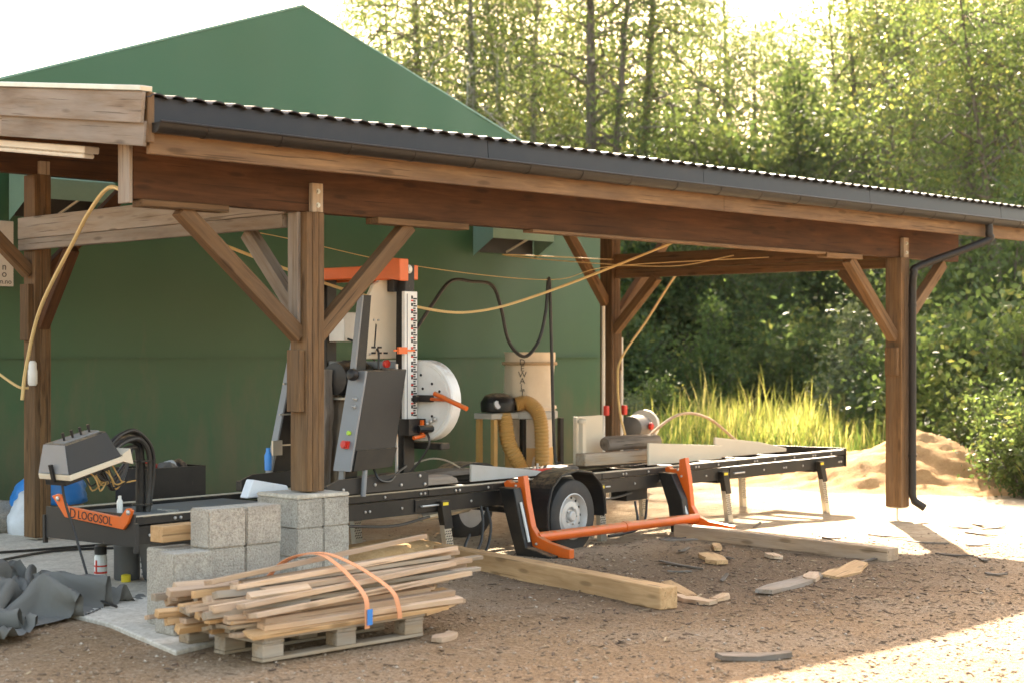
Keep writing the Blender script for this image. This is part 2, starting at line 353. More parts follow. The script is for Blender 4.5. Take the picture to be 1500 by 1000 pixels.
# ------------------------------------------------------------------ ground, slab
def axis(lo, hi, d, far):
    a = list(np.arange(lo, hi + 1e-6, d)); s = d; x = hi
    while x < far: s *= 1.16; x += s; a.append(x)
    s = d; x = lo; pre = []
    while x > -far: s *= 1.16; x -= s; pre.append(x)
    return pre[::-1] + a
xs, ys = axis(-6, 16, .13, 260), axis(-8, 9, .13, 260)
V = [(x, y, gz(x, y)) for y in ys for x in xs]; nx = len(xs)
F = [(j * nx + i, j * nx + i + 1, (j + 1) * nx + i + 1, (j + 1) * nx + i) for j in range(len(ys) - 1) for i in range(nx - 1)]
gm = np_mesh(V, F); gm.shade_smooth(); struct('ground', gm, 'yard_ground')
sl_poly = [(-2.28, -1.72), (-1.95, -1.62), (-.6, -1.3), (.35, -1.05), (.75, .2), (.8, 2.4), (.7, 4.6), (-3.2, 4.7), (-3.1, 2.2), (-1.95, .85), (-2.02, -.6)]
struct('concrete_slab', MB().prism(sl_poly, 'z', -.25, .035).mesh(.008), 'slab_concrete')

# ------------------------------------------------------------------ green tarpaulin hall
hall = thing('storage_hall', 'large green tarpaulin storage hall with pointed gable behind the timber shelter', 'building', (4.21, 5.5, 0))
HW, HE, HP, HD = 5.25, 3.88, 5.68, 22.0
def hall_z(x): return HP - (HP - HE) * abs(x) / HW
def facade():
    b = MB(); nx_, nz_ = 60, 26; vs = []
    for j in range(nz_ + 1):
        for i in range(nx_ + 1):
            x = -HW + 2 * HW * i / nx_; z = -.1 + (hall_z(x) + .1) * j / nz_
            bulge = -.05 * math.sin(math.pi * (x + HW) / (2 * HW)) - .02 * noise.noise((x * .6, z * .5, 2)) - .006 * math.sin(x * 6.3 + .5 * math.sin(z))
            vs.append((x, bulge, z))
    fs = [(j * (nx_ + 1) + i, j * (nx_ + 1) + i + 1, (j + 1) * (nx_ + 1) + i + 1, (j + 1) * (nx_ + 1) + i) for j in range(nz_) for i in range(nx_)]
    return b.add(vs, fs).mesh(0, True)
part('gable_wall', facade(), 'tarpaulin_green', hall)
part('roof', MB().prism([(-HW - .05, HE), (0, HP), (HW + .05, HE), (HW, HE - .06), (0, HP - .07), (-HW, HE - .06)], 'y', .02, HD), 'tarpaulin_green', hall)
for s in (-1, 1): part('side_wall', MB().box((s * HW - .04, .04, -.1), (s * HW + .04, HD, HE - .02)), 'tarpaulin_green', hall)
part('rear_wall', MB().prism([(-HW, -.1), (HW, -.1), (HW, HE - .1), (0, HP - .1), (-HW, HE - .1)], 'y', HD - .1, HD - .02), 'tarpaulin_green', hall)
for s in (-1, 1):
    part('verge_trim', MB().tube([(s * (HW + .04), -.01, HE), (0, -.05, HP + .005)], .014, 8).mesh(0, True), 'tarpaulin_pale', hall)
part('weld_seam', MB().box((-HW + .1, -.082, 1.652), (HW - .1, -.02, 1.66)), 'tarpaulin_green', hall)
part('base_skirt', MB().box((-HW + .1, -.1, .0), (HW - .1, -.02, .16)), 'tarpaulin_green', hall)
def vent(x0, z0, w):
    x0 -= 4.21; h = .36; d = .42
    b = MB().add([(x0, -.06, z0 + h + .14), (x0 + w, -.06, z0 + h + .14), (x0 + w, -d, z0 + h), (x0, -d, z0 + h), (x0 + w, -d, z0 + h - .2), (x0, -d, z0 + h - .2), (x0, -.06, z0 - .05), (x0 + w, -.06, z0 - .05)],
                [(0, 1, 2, 3), (3, 2, 4, 5), (0, 3, 5, 6), (1, 7, 4, 2)])
    v = part('ventilation_hood', b, 'tarpaulin_pale', hall)
    part('support_strut', MB().tube([(x0 + w * .5, -.1, z0 + .02), (x0 + w * .62, -d + .03, z0 + h - .17)], .014, 6), 'galvanised', v)
    part('vent_mesh', MB().box((x0 + .05, -.085, z0), (x0 + w - .05, -.06, z0 + h + .05)), 'black_plastic', v)
    return v
vent(.55, 3.06, .98); vent(6.9, 2.98, 1.1)
sg = single('notice_board', MB().box((-.5, -.012, -.32), (.5, .012, .32)).mesh(.003), 'sign_white', 'pale notice sheet with dark lettering hung on the green gable wall', 'sign', T(.06, 5.38, 2.68))
for ch_, tx_, tz_, ts_ in (('n', .4, -.13, .1), ('o', .4, -.2, .1), ('en.no', .4, -.275, .07)): part('lettering', text_mesh(ch_, ts_), 'ink', sg, Matrix.Translation((tx_, -.014, tz_)) @ Matrix.Rotation(R(90), 4, 'X'))

# ------------------------------------------------------------------ timber shelter
sh = thing('timber_shelter', 'open brown timber shelter with dark metal roof and gutter over the sawmill', 'shelter')
SLOPE = .128
ROOF_X0, ROOF_X1, EAVE_Y = -1.72, 10.05, -.5
def rz_(y): return 3.33 + (y - EAVE_Y) * SLOPE
# beams
board('beam', (-1.5, .01, 2.95), (9.2, .01, 2.95), .44, .115, 'beam_wood', sh, label='deep dark brown glued beam along the front')
board('beam', (-1.5, 3.9, 3.5), (9.2, 3.9, 3.5), .4, .115, 'beam_wood', sh)
board('ledger_board', (.6, -.02, 2.705), (1.55, -.02, 2.705), .048, .15, 'post_wood', sh)
board('ledger_board', (2.3, -.01, 2.717), (6.6, -.01, 2.717), .025, .12, 'fascia_wood', sh)
board('ledger_board', (6.55, -.02, 2.7), (7.2, -.02, 2.7), .048, .13, 'post_wood', sh)
board('ledger_board', (-1.45, -.02, 2.705), (-.75, -.02, 2.705), .048, .13, 'post_wood', sh)
# posts: each of three planks; a pale plank runs up past the front beam
def post(x, y, z0, ztop, zhigh=None):
    p = board('post', (x, y, z0), (x, y, ztop), .2, .052, 'post_wood', sh)
    for s in (-1, 1): board('plank', (x + s * .0545, y, z0 + .002), (x + s * .0545, y, ztop - .002), .196, .052, 'post_wood', p)
    if zhigh: board('plank', (x + .02, y - .076, ztop), (x + .02, y - .076, zhigh), .046, .1, 'old_pine', p)
    return p
def brace(x, y, dx, dy, zt, zb, reach, off=.1, w=.11, t=.1, mat='post_wood', blk=.45):
    k = Vector((dx, dy, 0)); a = Vector((x, y, zb)) + k * (off - .02); b = Vector((x, y, zt)) + k * reach
    o = board('brace', a, b, w, t, mat, sh)
    if blk:
        c = Vector((x, y, 0)) + k * (off + .008)
        board('brace_block', c + Vector((0, 0, zb - .1 - blk)), c + Vector((0, 0, zb - .1)), .15 if dx else .05, .05 if dx else .13, 'post_wood', sh)
    return o
post(0, 0, .70, 2.73, 2.94); post(8.0, 0, .06, 2.73, 2.94); post(0, 3.9, .06, 3.3, 3.42); post(7.76, 3.9, .06, 3.3)
board('plank', (-.098, .03, 1.85), (-.098, .03, 2.73), .12, .03, 'grey_wood', sh)
brace(0, 0, -1, 0, 2.69, 1.83, 1.1); brace(0, 0, 1, 0, 2.69, 1.83, .98, blk=.0)
brace(8, 0, -1, 0, 2.68, 1.87, .95, mat='post_wood', blk=.3); brace(8, 0, 1, 0, 2.7, 2.0, .92, blk=.0)
brace(0, 3.9, -1, 0, 3.28, 2.42, 1.0, blk=.5); brace(0, 3.9, 1, 0, 3.28, 2.42, .95, blk=.0, mat='beam_wood')
brace(7.76, 3.9, -1, 0, 3.25, 2.32, .85, blk=.0); brace(7.76, 3.9, 1, 0, 3.28, 2.1, 1.2, blk=.5)
brace(0, 0, 0, 1, 2.62, 1.98, .72, mat='grey_wood', blk=0); brace(0, 3.9, 0, -1, 2.62, 1.95, .6, blk=0, mat='beam_wood')
brace(8, 0, 0, 1, 2.62, 2.0, .7, blk=0); brace(7.76, 3.9, 0, -1, 2.62, 1.98, .75, blk=0)
for x in (0, 8.0):
    for dz in (.1, .2): part('bolt', MB().lathe([(.02, 0), (.02, .004), (.012, .004), (.012, .014)], 8, Matrix.Translation((x + .02, -.1, 2.68 + dz)) @ Matrix.Rotation(R(90), 4, 'X')), 'galvanised', sh)
# cross beams
for x0, x1, m in ((-.115, -.115, 'grey_wood'), (8.0, 7.76, 'post_wood')):
    y0, y1 = (.1, 4.0) if m == 'grey_wood' else (.1, 3.8)
    board('cross_beam', (x0, y0, 2.818), (x1, y1, 2.818), .19, .05, m, sh)
    board('cross_beam', (x0 + .001, y0 + .02, 2.67), (x1 + .001, y1 - .01, 2.67), .098, .056, m, sh)
# post shoes
for x, y in ((8, 0), (0, 3.9), (7.76, 3.9)):
    part('post_shoe', MB().tube([(x, y, -.12), (x, y, .05)], .012, 8).box((x - .07, y - .09, .05), (x + .07, y + .09, .058)), 'galvanised', sh)
# roof: profiled sheet, deck, rafters
def roof_sheet():
    prof = []; p = .155; x = ROOF_X0 - .01
    while x < ROOF_X1:
        for fx, z in ((0, 0), (.028, 0), (.045, .016), (.07, .024), (.1, .024), (.128, .016)): prof.append((x + fx, z))
        x += p
    b = MB(); n = len(prof); ye = [EAVE_Y - .07, 1.2, 2.9, 4.75]; vs = []
    for y in ye:
        for (px, pz) in prof: vs.append((px, y, rz_(y) + pz + .012))
    for y in ye:
        for (px, pz) in prof: vs.append((px, y, rz_(y) + pz + .004))
    k = len(ye); fs = []
    for j in range(k - 1):
        for i in range(n - 1):
            fs.append((j * n + i, j * n + i + 1, (j + 1) * n + i + 1, (j + 1) * n + i)); o = k * n; fs.append((o + j * n + i, o + (j + 1) * n + i, o + (j + 1) * n + i + 1, o + j * n + i + 1))
    for i in range(n - 1): fs.append((i, k * n + i, k * n + i + 1, i + 1))
    return b.add(vs, fs).mesh(0, True)
part('roof_sheet', roof_sheet(), 'roof_tile', sh)
part('roof_deck', MB().prism([(EAVE_Y + .02, rz_(EAVE_Y) - .03), (4.7, rz_(4.7) - .03), (4.7, rz_(4.7) - .004), (EAVE_Y + .02, rz_(EAVE_Y) - .002)], 'x', ROOF_X0 + .05, ROOF_X1 - .05), 'pine', sh)
for i in range(20):
    x = -1.2 + i * .58; board('rafter', (x, EAVE_Y + .06, rz_(EAVE_Y) - .115), (x, 4.65, rz_(4.65) - .115 + .008), .16, .048, 'post_wood', sh)
for a, b in ((ROOF_X0 + .03, 1.32), (1.326, 3.97), (3.976, 6.62), (6.626, 9.25), (9.256, ROOF_X1)):
    part('eave_flashing', MB().prism([(EAVE_Y - .015, 3.335), (EAVE_Y - .03, 3.335), (EAVE_Y - .045, 3.15), (EAVE_Y - .03, 3.145)], 'x', a, b), 'roof_metal', sh)
board('fascia_board', (ROOF_X0 + .05, EAVE_Y + .01, 3.1), (4.3, EAVE_Y + .01, 3.1), .25, .04, 'fascia_wood', sh)
board('fascia_board', (4.304, EAVE_Y + .01, 3.1), (ROOF_X1, EAVE_Y + .01, 3.1), .25, .04, 'fascia_wood', sh)
gp = [(math.cos(a) * .066, math.sin(a) * .066) for a in [R(180 + k * 18) for k in range(11)]]
poly = [(EAVE_Y - .085 + u, 3.165 + w) for u, w in gp] + [(EAVE_Y - .085 + u * .94, 3.168 + w * .94) for u, w in gp[::-1]]
gutter = part('gutter', MB().prism(poly, 'x', ROOF_X0 + .04, ROOF_X1).mesh(0, True), 'gutter_metal', sh)
part('gutter_rim', MB().tube([(ROOF_X0 + .04, EAVE_Y - .153, 3.169), (ROOF_X1, EAVE_Y - .153, 3.169)], .009, 8).mesh(0, True), 'gutter_metal', gutter)
part('end_cap', MB().prism([(EAVE_Y - .085 + u, 3.165 + w) for u, w in gp], 'x', ROOF_X0 + .034, ROOF_X0 + .039), 'gutter_metal', gutter)
for k in range(19): part('gutter_bracket', MB().prism([(EAVE_Y - .085 + u * 1.06, 3.165 + w * 1.06) for u, w in gp] + [(EAVE_Y - .085 + u * 1.01, 3.165 + w * 1.01) for u, w in gp[::-1]], 'x', ROOF_X0 + .4 + k * .6, ROOF_X0 + .425 + k * .6), 'gutter_metal', gutter)
dp = part('downpipe', MB().tube(spline([(8.9, -.585, 3.12), (8.9, -.585, 3.0), (8.86, -.56, 2.92), (8.1, -.22, 2.64), (8.02, -.19, 2.56), (8.02, -.17, 2.4)], 6) + [Vector((8.02, -.17, .2)), Vector((8.03, -.19, .13)), Vector((8.1, -.27, .06))], .042, 12).mesh(0, True), 'gutter_metal', sh)
for z in (2.2, .6): part('pipe_clip', MB().tube([(8.02, -.17, z), (8.02, -.17, z + .03)], .047, 12), 'gutter_metal', dp)
# gable boards on the left
def slant(y0, y1, top, h, x, t, mat, name):
    return board(name, (x, y0, rz_(y0) + top - h / 2), (x, y1, rz_(y1) + top - h / 2), h, t, mat, sh)
slant(EAVE_Y - .06, 1.9, .035, .2, ROOF_X0 - .03, .028, 'grey_wood', 'barge_board'); slant(1.904, 4.75, .035, .2, ROOF_X0 - .03, .028, 'grey_wood', 'barge_board')
slant(EAVE_Y - .04, 1.3, -.15, .16, ROOF_X0 + .0, .028, 'grey_wood', 'barge_board'); slant(1.304, 4.7, -.15, .16, ROOF_X0 + .0, .028, 'grey_wood', 'barge_board')
board('barge_trim', (ROOF_X0 - .02, EAVE_Y - .08, rz_(EAVE_Y - .08) + .055), (ROOF_X0 - .02, 4.75, rz_(4.75) + .055), .035, .09, 'galvanised', sh)
board('eave_end_board', (ROOF_X0 + .03, EAVE_Y - .045, 3.04), (ROOF_X0 + .03, EAVE_Y - .045, 3.36), .03, .05, 'post_wood', sh)
board('end_board', (-1.53, -.0, 2.7), (-1.53, -.0, 3.2), .14, .028, 'grey_wood', sh)
board('soffit_batten', (ROOF_X0 + .1, EAVE_Y + .1, 3.09), (ROOF_X0 + .1, 3.6, 3.09 + 4.0 * SLOPE), .045, .06, 'fresh_pine', sh)
# strip lamp under the roof, left
lf = thing('strip_lamp', 'long white fluorescent strip lamp under the left end of the shelter roof', 'lamp', (-1.42, 1.35, 3.185), R(90))
part('housing', MB().box((-.75, -.06, 0), (.75, .06, .05)).mesh(.006), 'white_paint', lf, T(0, 0, 0, 0, 0, R(-7.3)))
part('diffuser', MB().box((-.72, -.045, -.035), (.72, .045, -.001)).mesh(.01), 'white_paint', lf, T(0, 0, 0, 0, 0, R(-7.3)))
# ropes, wires
def rope(name, pts, r, mat, label, cat, n=8, sides=6):
    return single(name, MB().tube(spline(pts, n), r, sides).mesh(0, True), mat, label, cat)
rope('cane_hose', [(-1.42, .06, 2.72), (-1.3, .32, 2.79), (-1.07, .95, 2.905), (-.9, 1.5, 2.78), (-.73, 2.01, 2.6), (-.41, 3.11, 2.09), (-.3, 3.55, 1.6), (-.27, 3.68, 1.3)], .016, 'rope_yellow', 'pale yellow curved hose sagging from the beam end to the left rear post', 'hose')
rope('yellow_rope', [(.0, 1.2, 2.6), (.09, 1.2, 2.56), (1.23, 1.2, 2.26), (2.06, 1.2, 2.12), (2.81, 1.2, 2.076), (3.79, 1.2, 2.28), (5.83, 1.2, 2.885), (6.1, 1.2, 2.98)], .013, 'rope_yellow', 'pale yellow rope sagging across the shelter behind the saw head', 'rope')
wire = rope('steel_wire', [(-.08, 1.6, 2.76), (.89, 1.6, 2.69), (2.42, 1.6, 2.5), (4.24, 1.6, 2.424), (5.22, 1.6, 2.595), (7.94, 1.6, 2.8)], .004, 'rope_yellow', 'thin taut wire strung across the shelter carrying the black hose', 'wire')
rope('hanging_hose', [(2.3, 1.45, 1.72), (2.42, 1.6, 1.811), (2.7, 1.6, 2.15), (2.93, 1.6, 2.37), (3.2, 1.6, 2.375), (3.46, 1.6, 2.348), (3.58, 1.6, 2.15), (3.69, 1.6, 1.818), (3.9, 1.6, 1.674), (4.1, 1.6, 1.82), (4.2, 1.6, 2.1), (4.235, 1.6, 2.4), (4.26, 1.6, 2.38), (4.28, 1.6, 1.9), (4.33, 1.6, .74), (4.36, 1.55, .62)], .017, 'hose_black', 'black hose hanging in a deep loop from the thin wire', 'hose')
rope('slanting_rope', [(8.75, 3.6, 2.72), (8.6, 3.6, 2.625), (8.1, 3.6, 2.11), (7.62, 3.6, 1.642), (7.56, 3.6, 1.35), (7.62, 3.62, 1.0), (7.72, 3.6, .645)], .014, 'rope_yellow', 'taut pale yellow cord slanting down beside the right rear post', 'rope')
rope('thin_cord', [(6.3, .9, 2.72), (6.0, 1.5, 2.62), (5.5, 2.4, 2.68), (5.2, 3.2, 2.78), (7.7, 3.8, 2.85)], .005, 'rope_yellow', 'thin slack cord looping below the right cross beam', 'rope')
rope('rope_end', [(-.9, 4.2, 1.9), (-.5, 3.95, 1.62), (-.3, 3.72, 1.42), (-.2, 3.7, 1.4)], .012, 'rope_yellow', 'short yellow rope tied low on the left rear post', 'rope')
single('insulator_bottle', MB().lathe([(.03, 0), (.042, .02), (.042, .13), (.036, .15), (.036, .2), (.02, .22)], 14).mesh(0, True), 'white_paint', 'small white bottle fixed to the left rear post', 'bottle', T(-.125, 3.76, 1.42))
for x, lb in ((7.59, 'white tube standing against the left side of the right rear post'), (7.925, 'white tube standing against the right side of the right rear post')):
    single('white_tube', MB().tube([(x, 3.86, .45 if x < 7.8 else .3), (x, 3.86, 2.28 if x < 7.8 else 1.9)], .022, 10).mesh(0, True), 'white_paint', lb, 'tube')

# ------------------------------------------------------------------ sawmill bed (trailer)
MA = R(5.8); MX, MY = -1.41, .075
def mw(m, n): return MX + m * math.cos(MA) - n * math.sin(MA), MY + m * math.sin(MA) + n * math.cos(MA)
mill = thing('sawmill_bed', 'long black steel sawmill bed on legs and trailer wheels under the shelter', 'sawmill', (MX, MY, 0), MA)
NB = .95
joints = [0, 2.95, 5.35, 7.75, 10.1]
for k in range(4):
    a, b = joints[k] + .003, joints[k + 1] - .003
    for n0, s in ((0, 1), (NB, -1)):
        r = part('side_rail', MB().prism([(n0, .41), (n0 + s * .05, .41), (n0 + s * .05, .425), (n0 + s * .012, .425), (n0 + s * .012, .52), (n0 + s * .05, .52), (n0 + s * .05, .535), (n0, .535)], 'x', a, b), 'black_steel', mill)
        part('rail_strip', MB().box((a, min(n0 - s * .012, n0 + s * .045), .545), (b, max(n0 - s * .012, n0 + s * .045), .598)).mesh(.004), 'black_steel', r)
        part('rail_cap', MB().box((a, min(n0, n0 + s * .04), .599), (b, max(n0, n0 + s * .04), .606)), 'beige_sheet', r)
        bb = MB(); x = a + .12; i = 0
        while x < b - .05:
            for dx in ((0, .05) if i % 3 == 1 else (0,)):
                bb.lathe([(.011, 0), (.011, .008), (.005, .012)], 7, Matrix.Translation((x + dx, n0 - s * (.012 if i % 2 else .0), .572 if i % 2 else .47)) @ Matrix.Rotation(R(90) * s, 4, 'X'))
            x += .21; i += 1
        o = part('bolt_row', bb, 'chrome', r); o['kind'] = 'stuff'
for m in (2.95, 5.35, 7.75):
    part('joint_plate', MB().box((m - .16, -.014, .425), (m + .16, -.002, .525)).mesh(.003), 'black_steel', mill)
    part('joint_handle', MB().tube([(m - .1, -.03, .47), (m + .1, -.03, .47)], .009, 8).tube([(m - .1, -.03, .47), (m - .1, -.012, .47)], .006, 6).tube([(m + .1, -.03, .47), (m + .1, -.012, .47)], .006, 6), 'chrome', mill)
for m in (.9, 1.7, 2.5, 3.4, 4.05, 5.0, 5.9, 6.7, 7.4, 8.2, 8.9, 9.6):
    part('cross_member', MB().box((m - .035, .055, .44), (m + .035, NB - .055, .54)).mesh(.004), 'black_steel', mill)
part('end_plate', MB().prism([(-.02, .4), (NB + .02, .4), (NB + .02, .62), (-.02, .62)], 'x', -.02, -.004), 'dark_panel', mill)
part('end_plate', MB().prism([(-.02, .41), (NB + .02, .41), (NB + .02, .62), (-.02, .62)], 'x', 10.105, 10.12), 'black_steel', mill)
part('deck_sheet', MB().box((.02, .055, .56), (1.55, NB - .055, .575)).mesh(.003), 'deck_steel', mill)
ob = part('bumper_bracket', MB().prism([(.87, .70), (.8, .72), (.77, .715), (.7, .64), (.1, .60), (.04, .66), (0, .665), (-.03, .65), (.02, .56), (.07, .515), (.72, .56), (.76, .6)], 'x', -.045, -.022).mesh(.004), 'orange', mill, label='orange end bracket with black lettering')
tm = Matrix(((0, 0, -1, -.047), (-1, 0, 0, .41), (0, 1, 0, .575), (0, 0, 0, 1)))
part('lettering', text_mesh('LOGOSOL', .083), 'ink', ob, tm @ Matrix.Rotation(R(-3.5), 4, 'Z') @ Matrix.Translation((.035, 0, 0)))
part('logo_mark', text_mesh('D', .1), 'ink', ob, tm @ Matrix.Rotation(R(-3.5), 4, 'Z') @ Matrix.Translation((-.215, .0, 0)))
for n, z in ((.79, .685), (.005, .635)): part('bolt', MB().lathe([(.018, 0), (.018, .01), (.008, .014)], 10, Matrix.Translation((-.046, n, z)) @ Matrix.Rotation(R(-90), 4, 'Y')), 'chrome', ob)
for n in (.985, -.035):
    part('slot_strip', MB().box((-.03, n - .012, .36), (.0, n + .012, .56)), 'dark_panel', mill)
# legs
def leg(m, n, zt, zb, dm, s):
    M0_ = Matrix.Translation((m, n, 0)); x1 = dm
    l = part('leg', MB().add([(-.055, -.03 * s, zt), (.055, -.03 * s, zt), (.055, .03 * s, zt), (-.055, .03 * s, zt), (-.05 + x1 * .5, -.03 * s, .27), (.05 + x1 * .5, -.03 * s, .27), (.05 + x1 * .5, .03 * s, .27), (-.05 + x1 * .5, .03 * s, .27)],
        [(0, 1, 2, 3), (4, 5, 6, 7), (0, 1, 5, 4), (1, 2, 6, 5), (2, 3, 7, 6), (3, 0, 4, 7)]).mesh(.003), 'black_steel', mill, M0_)
    t = part('leg_extension', MB().add([(-.043 + x1 * .3, -.024, .3), (.043 + x1 * .3, -.024, .3), (.043 + x1 * .3, .024, .3), (-.043 + x1 * .3, .024, .3), (-.043 + x1, -.024, zb), (.043 + x1, -.024, zb), (.043 + x1, .024, zb), (-.043 + x1, .024, zb)],
        [(0, 1, 2, 3), (4, 5, 6, 7), (0, 1, 5, 4), (1, 2, 6, 5), (2, 3, 7, 6), (3, 0, 4, 7)]), 'galvanised', l, M0_)
    h = MB(); zz = .25; i = 0
    while zz > zb + .12:
        f = (.3 - zz) / (.3 - zb); cx = x1 * (.3 + .7 * f)
        for sx in (-.022, .006, .032):
            xx = cx + sx - (.012 if i % 2 else 0); h.prism([(xx - .009, zz - .007), (xx + .009, zz - .001), (xx + .009, zz + .007), (xx - .009, zz + .001)], 'y', -.0262, -.0235)
        zz -= .021; i += 1
    o = part('punched_holes', h, 'ink', t, M0_); o['kind'] = 'stuff'
    part('sticker', MB().box((-.035, -.033 * s - .001, zt - .035), (.03, -.0305 * s, zt - .01)), 'yellow_plastic', l, M0_)
for m, zb, dm in ((3.1, .0, .09), (5.28, -.06, .04), (7.43, -.07, .12), (9.46, -.1, .16)):
    leg(m, -.035, .5, zb, dm, 1)
for m, zb in ((3.1, .0), (5.28, -.06), (7.43, -.07), (9.46, -.1)): leg(m, NB + .035, .46, zb, .05, 1)
for m in (7.43, 9.46): part('outrigger', MB().box((m - .04, .01, .38), (m + .04, NB - .01, .43)).mesh(.004), 'black_steel', mill)
# wheels, mudguards, axle
def wheel(m, n, s):
    M0_ = Matrix.Translation((m, n, .275)) @ Matrix.Rotation(R(90) * s, 4, 'X')
    w = part('wheel', MB().lathe([(.2, -.085), (.29, -.092), (.318, -.075), (.326, -.04), (.326, .04), (.318, .075), (.29, .092), (.2, .085), (.198, 0), (.2, -.085)], 40, None, False).mesh(0, True), 'rubber', mill, M0_)
    part('rim', MB().lathe([(.205, -.08), (.205, .085), (.195, .09), (.185, .07), (.178, .03), (.15, .03), (.13, .055), (.085, .06), (.06, .04), (.045, .04), (.045, .075), (.035, .085), (.001, .085)], 36).mesh(0, True), 'rim_silver', w, M0_)
    h = MB()
    for k in range(14): a = k * 2 * math.pi / 14; h.lathe([(.012, .028), (.012, .0335)], 8, Matrix.Translation((.163 * math.cos(a), .163 * math.sin(a), 0)))
    o = part('rim_holes', h, 'ink', w, M0_); o['kind'] = 'stuff'
    for k in range(5): a = k * 2 * math.pi / 5; part('wheel_nut', MB().lathe([(.01, .058), (.01, .075), (.004, .078)], 6, Matrix.Translation((.07 * math.cos(a), .07 * math.sin(a), 0))), 'chrome', w, M0_)
wheel(4.56, -.19, 1); wheel(4.75, NB + .19, -1)
def guard(m, n0, n1):
    ps = [(m - .41, .2), (m - .41, .38), (m - .36, .54), (m - .22, .655), (m, .685), (m + .22, .655), (m + .36, .55), (m + .42, .4), (m + .43, .27)]
    ps = [(q.x, q.z) for q in spline([(x, 0, z) for x, z in ps], 5)]; inner = [(m + (x - m) * .955, z - .018) for x, z in ps]
    b = MB()
    for i in range(len(ps) - 1): b.prism([ps[i], ps[i + 1], inner[i + 1], inner[i]], 'y', n0, n1)
    me = b.mesh(0, True); return me
g = part('mudguard', guard(4.56, -.31, -.055), 'black_plastic', mill)
part('guard_lip', MB().tube([(4.15, -.31, .2), (4.15, -.31, .38), (4.2, -.31, .54), (4.34, -.31, .65), (4.56, -.31, .68), (4.78, -.31, .65), (4.92, -.31, .545), (4.98, -.31, .4), (4.99, -.31, .27)], .012, 6).mesh(0, True), 'black_plastic', g)
part('mudguard', guard(4.75, NB + .055, NB + .31), 'black_plastic', mill)
part('axle', MB().tube([(4.56, -.1, .275), (4.66, NB / 2, .275), (4.75, NB + .1, .275)], .03, 10).mesh(0, True), 'black_steel', mill)
part('drawbar', MB().box((2.95, .43, .36), (7.7, .51, .41)).mesh(.004), 'black_steel', mill)
part('valve_block', MB().box((5.85, .06, .3), (6.2, .25, .42)).mesh(.006), 'black_steel', mill)
part('cylinder', MB().tube([(3.2, .3, .33), (3.75, .25, .38)], .035, 10).tube([(3.75, .25, .38), (4.0, .22, .4)], .018, 8), 'galvanised', mill)
# log loader
def loader(m, a, b):
    la = part('loader_arm', MB().prism(b, 'x', m - .12, m - .02).mesh(.006), 'black_steel', mill)
    part('fork', MB().prism(a, 'x', m, m + .065).mesh(.004), 'orange', la, label='orange log fork')
    part('piston', MB().tube([(m - .07, b[1][0] - .035, .45), (m - .07, b[2][0] - .045, .12)], .014, 8), 'chrome', la)
    for n, z in ((-.2, .52), (-.16, .58), (-.3, .15), (-.38, .1)): part('bolt', MB().lathe([(.012, 0), (.012, .01), (.006, .014)], 7, Matrix.Translation((m - .001, n, z)) @ Matrix.Rotation(R(-90), 4, 'Y')), 'chrome', la)
loader(3.9, [(-.02, .6), (-.06, .625), (-.1, .6), (-.18, .61), (-.17, .655), (-.24, .67), (-.28, .44), (-.33, .24), (-.39, .165), (-.5, .12), (-.73, .075), (-.73, .0), (-.45, .01), (-.32, .05), (-.24, .15), (-.165, .41), (-.14, .5), (-.05, .51)],
       [(-.06, .57), (-.23, .57), (-.31, .25), (-.36, .08), (-.63, .02), (-.61, -.03), (-.27, -.04), (-.17, .24)])
loader(6.4, [(0, .59), (-.04, .61), (-.07, .585), (-.17, .59), (-.17, .68), (-.24, .7), (-.28, .5), (-.31, .24), (-.37, .15), (-.48, .105), (-.77, .07), (-.75, -.01), (-.45, .005), (-.31, .03), (-.22, .12), (-.165, .37), (-.13, .51), (-.03, .51)],
       [(0, .56), (-.16, .55), (-.28, .31), (-.32, .05), (-.59, .0), (-.55, -.05), (-.16, -.06), (-.12, .24)])
part('loader_tube', MB().tube([(3.93, -.36, .15), (6.42, -.36, .125)], .045, 16).mesh(0, True), 'orange', mill)
part('tube_collar', MB().tube([(5.2, -.36, .137), (5.27, -.36, .137)], .05, 16).mesh(0, True), 'orange', mill)
# hydraulic hoses under the bed
for pts in ([(3.6, -.02, .42), (3.58, -.06, .28), (3.5, -.1, .12), (3.38, -.12, .04), (3.3, -.1, .1), (3.42, -.05, .2)], [(3.68, -.02, .4), (3.66, -.08, .24), (3.55, -.12, .06), (3.4, -.14, .025), (3.26, -.13, .08)],
            [(5.9, 0, .3), (5.85, -.06, .1), (5.6, -.1, .03), (5.3, -.12, .03)], [(6.1, 0, .3), (5.95, -.08, .13), (5.75, -.12, .05), (5.6, -.1, .03)], [(5.1, .02, .4), (5.5, .03, .35), (5.9, .04, .38)], [(2.0, -.02, .38), (2.5, -.03, .34), (2.95, -.02, .38)]):
    part('hydraulic_hose', MB().tube(spline(pts, 6), .012, 7).mesh(0, True), 'hose_black', mill)

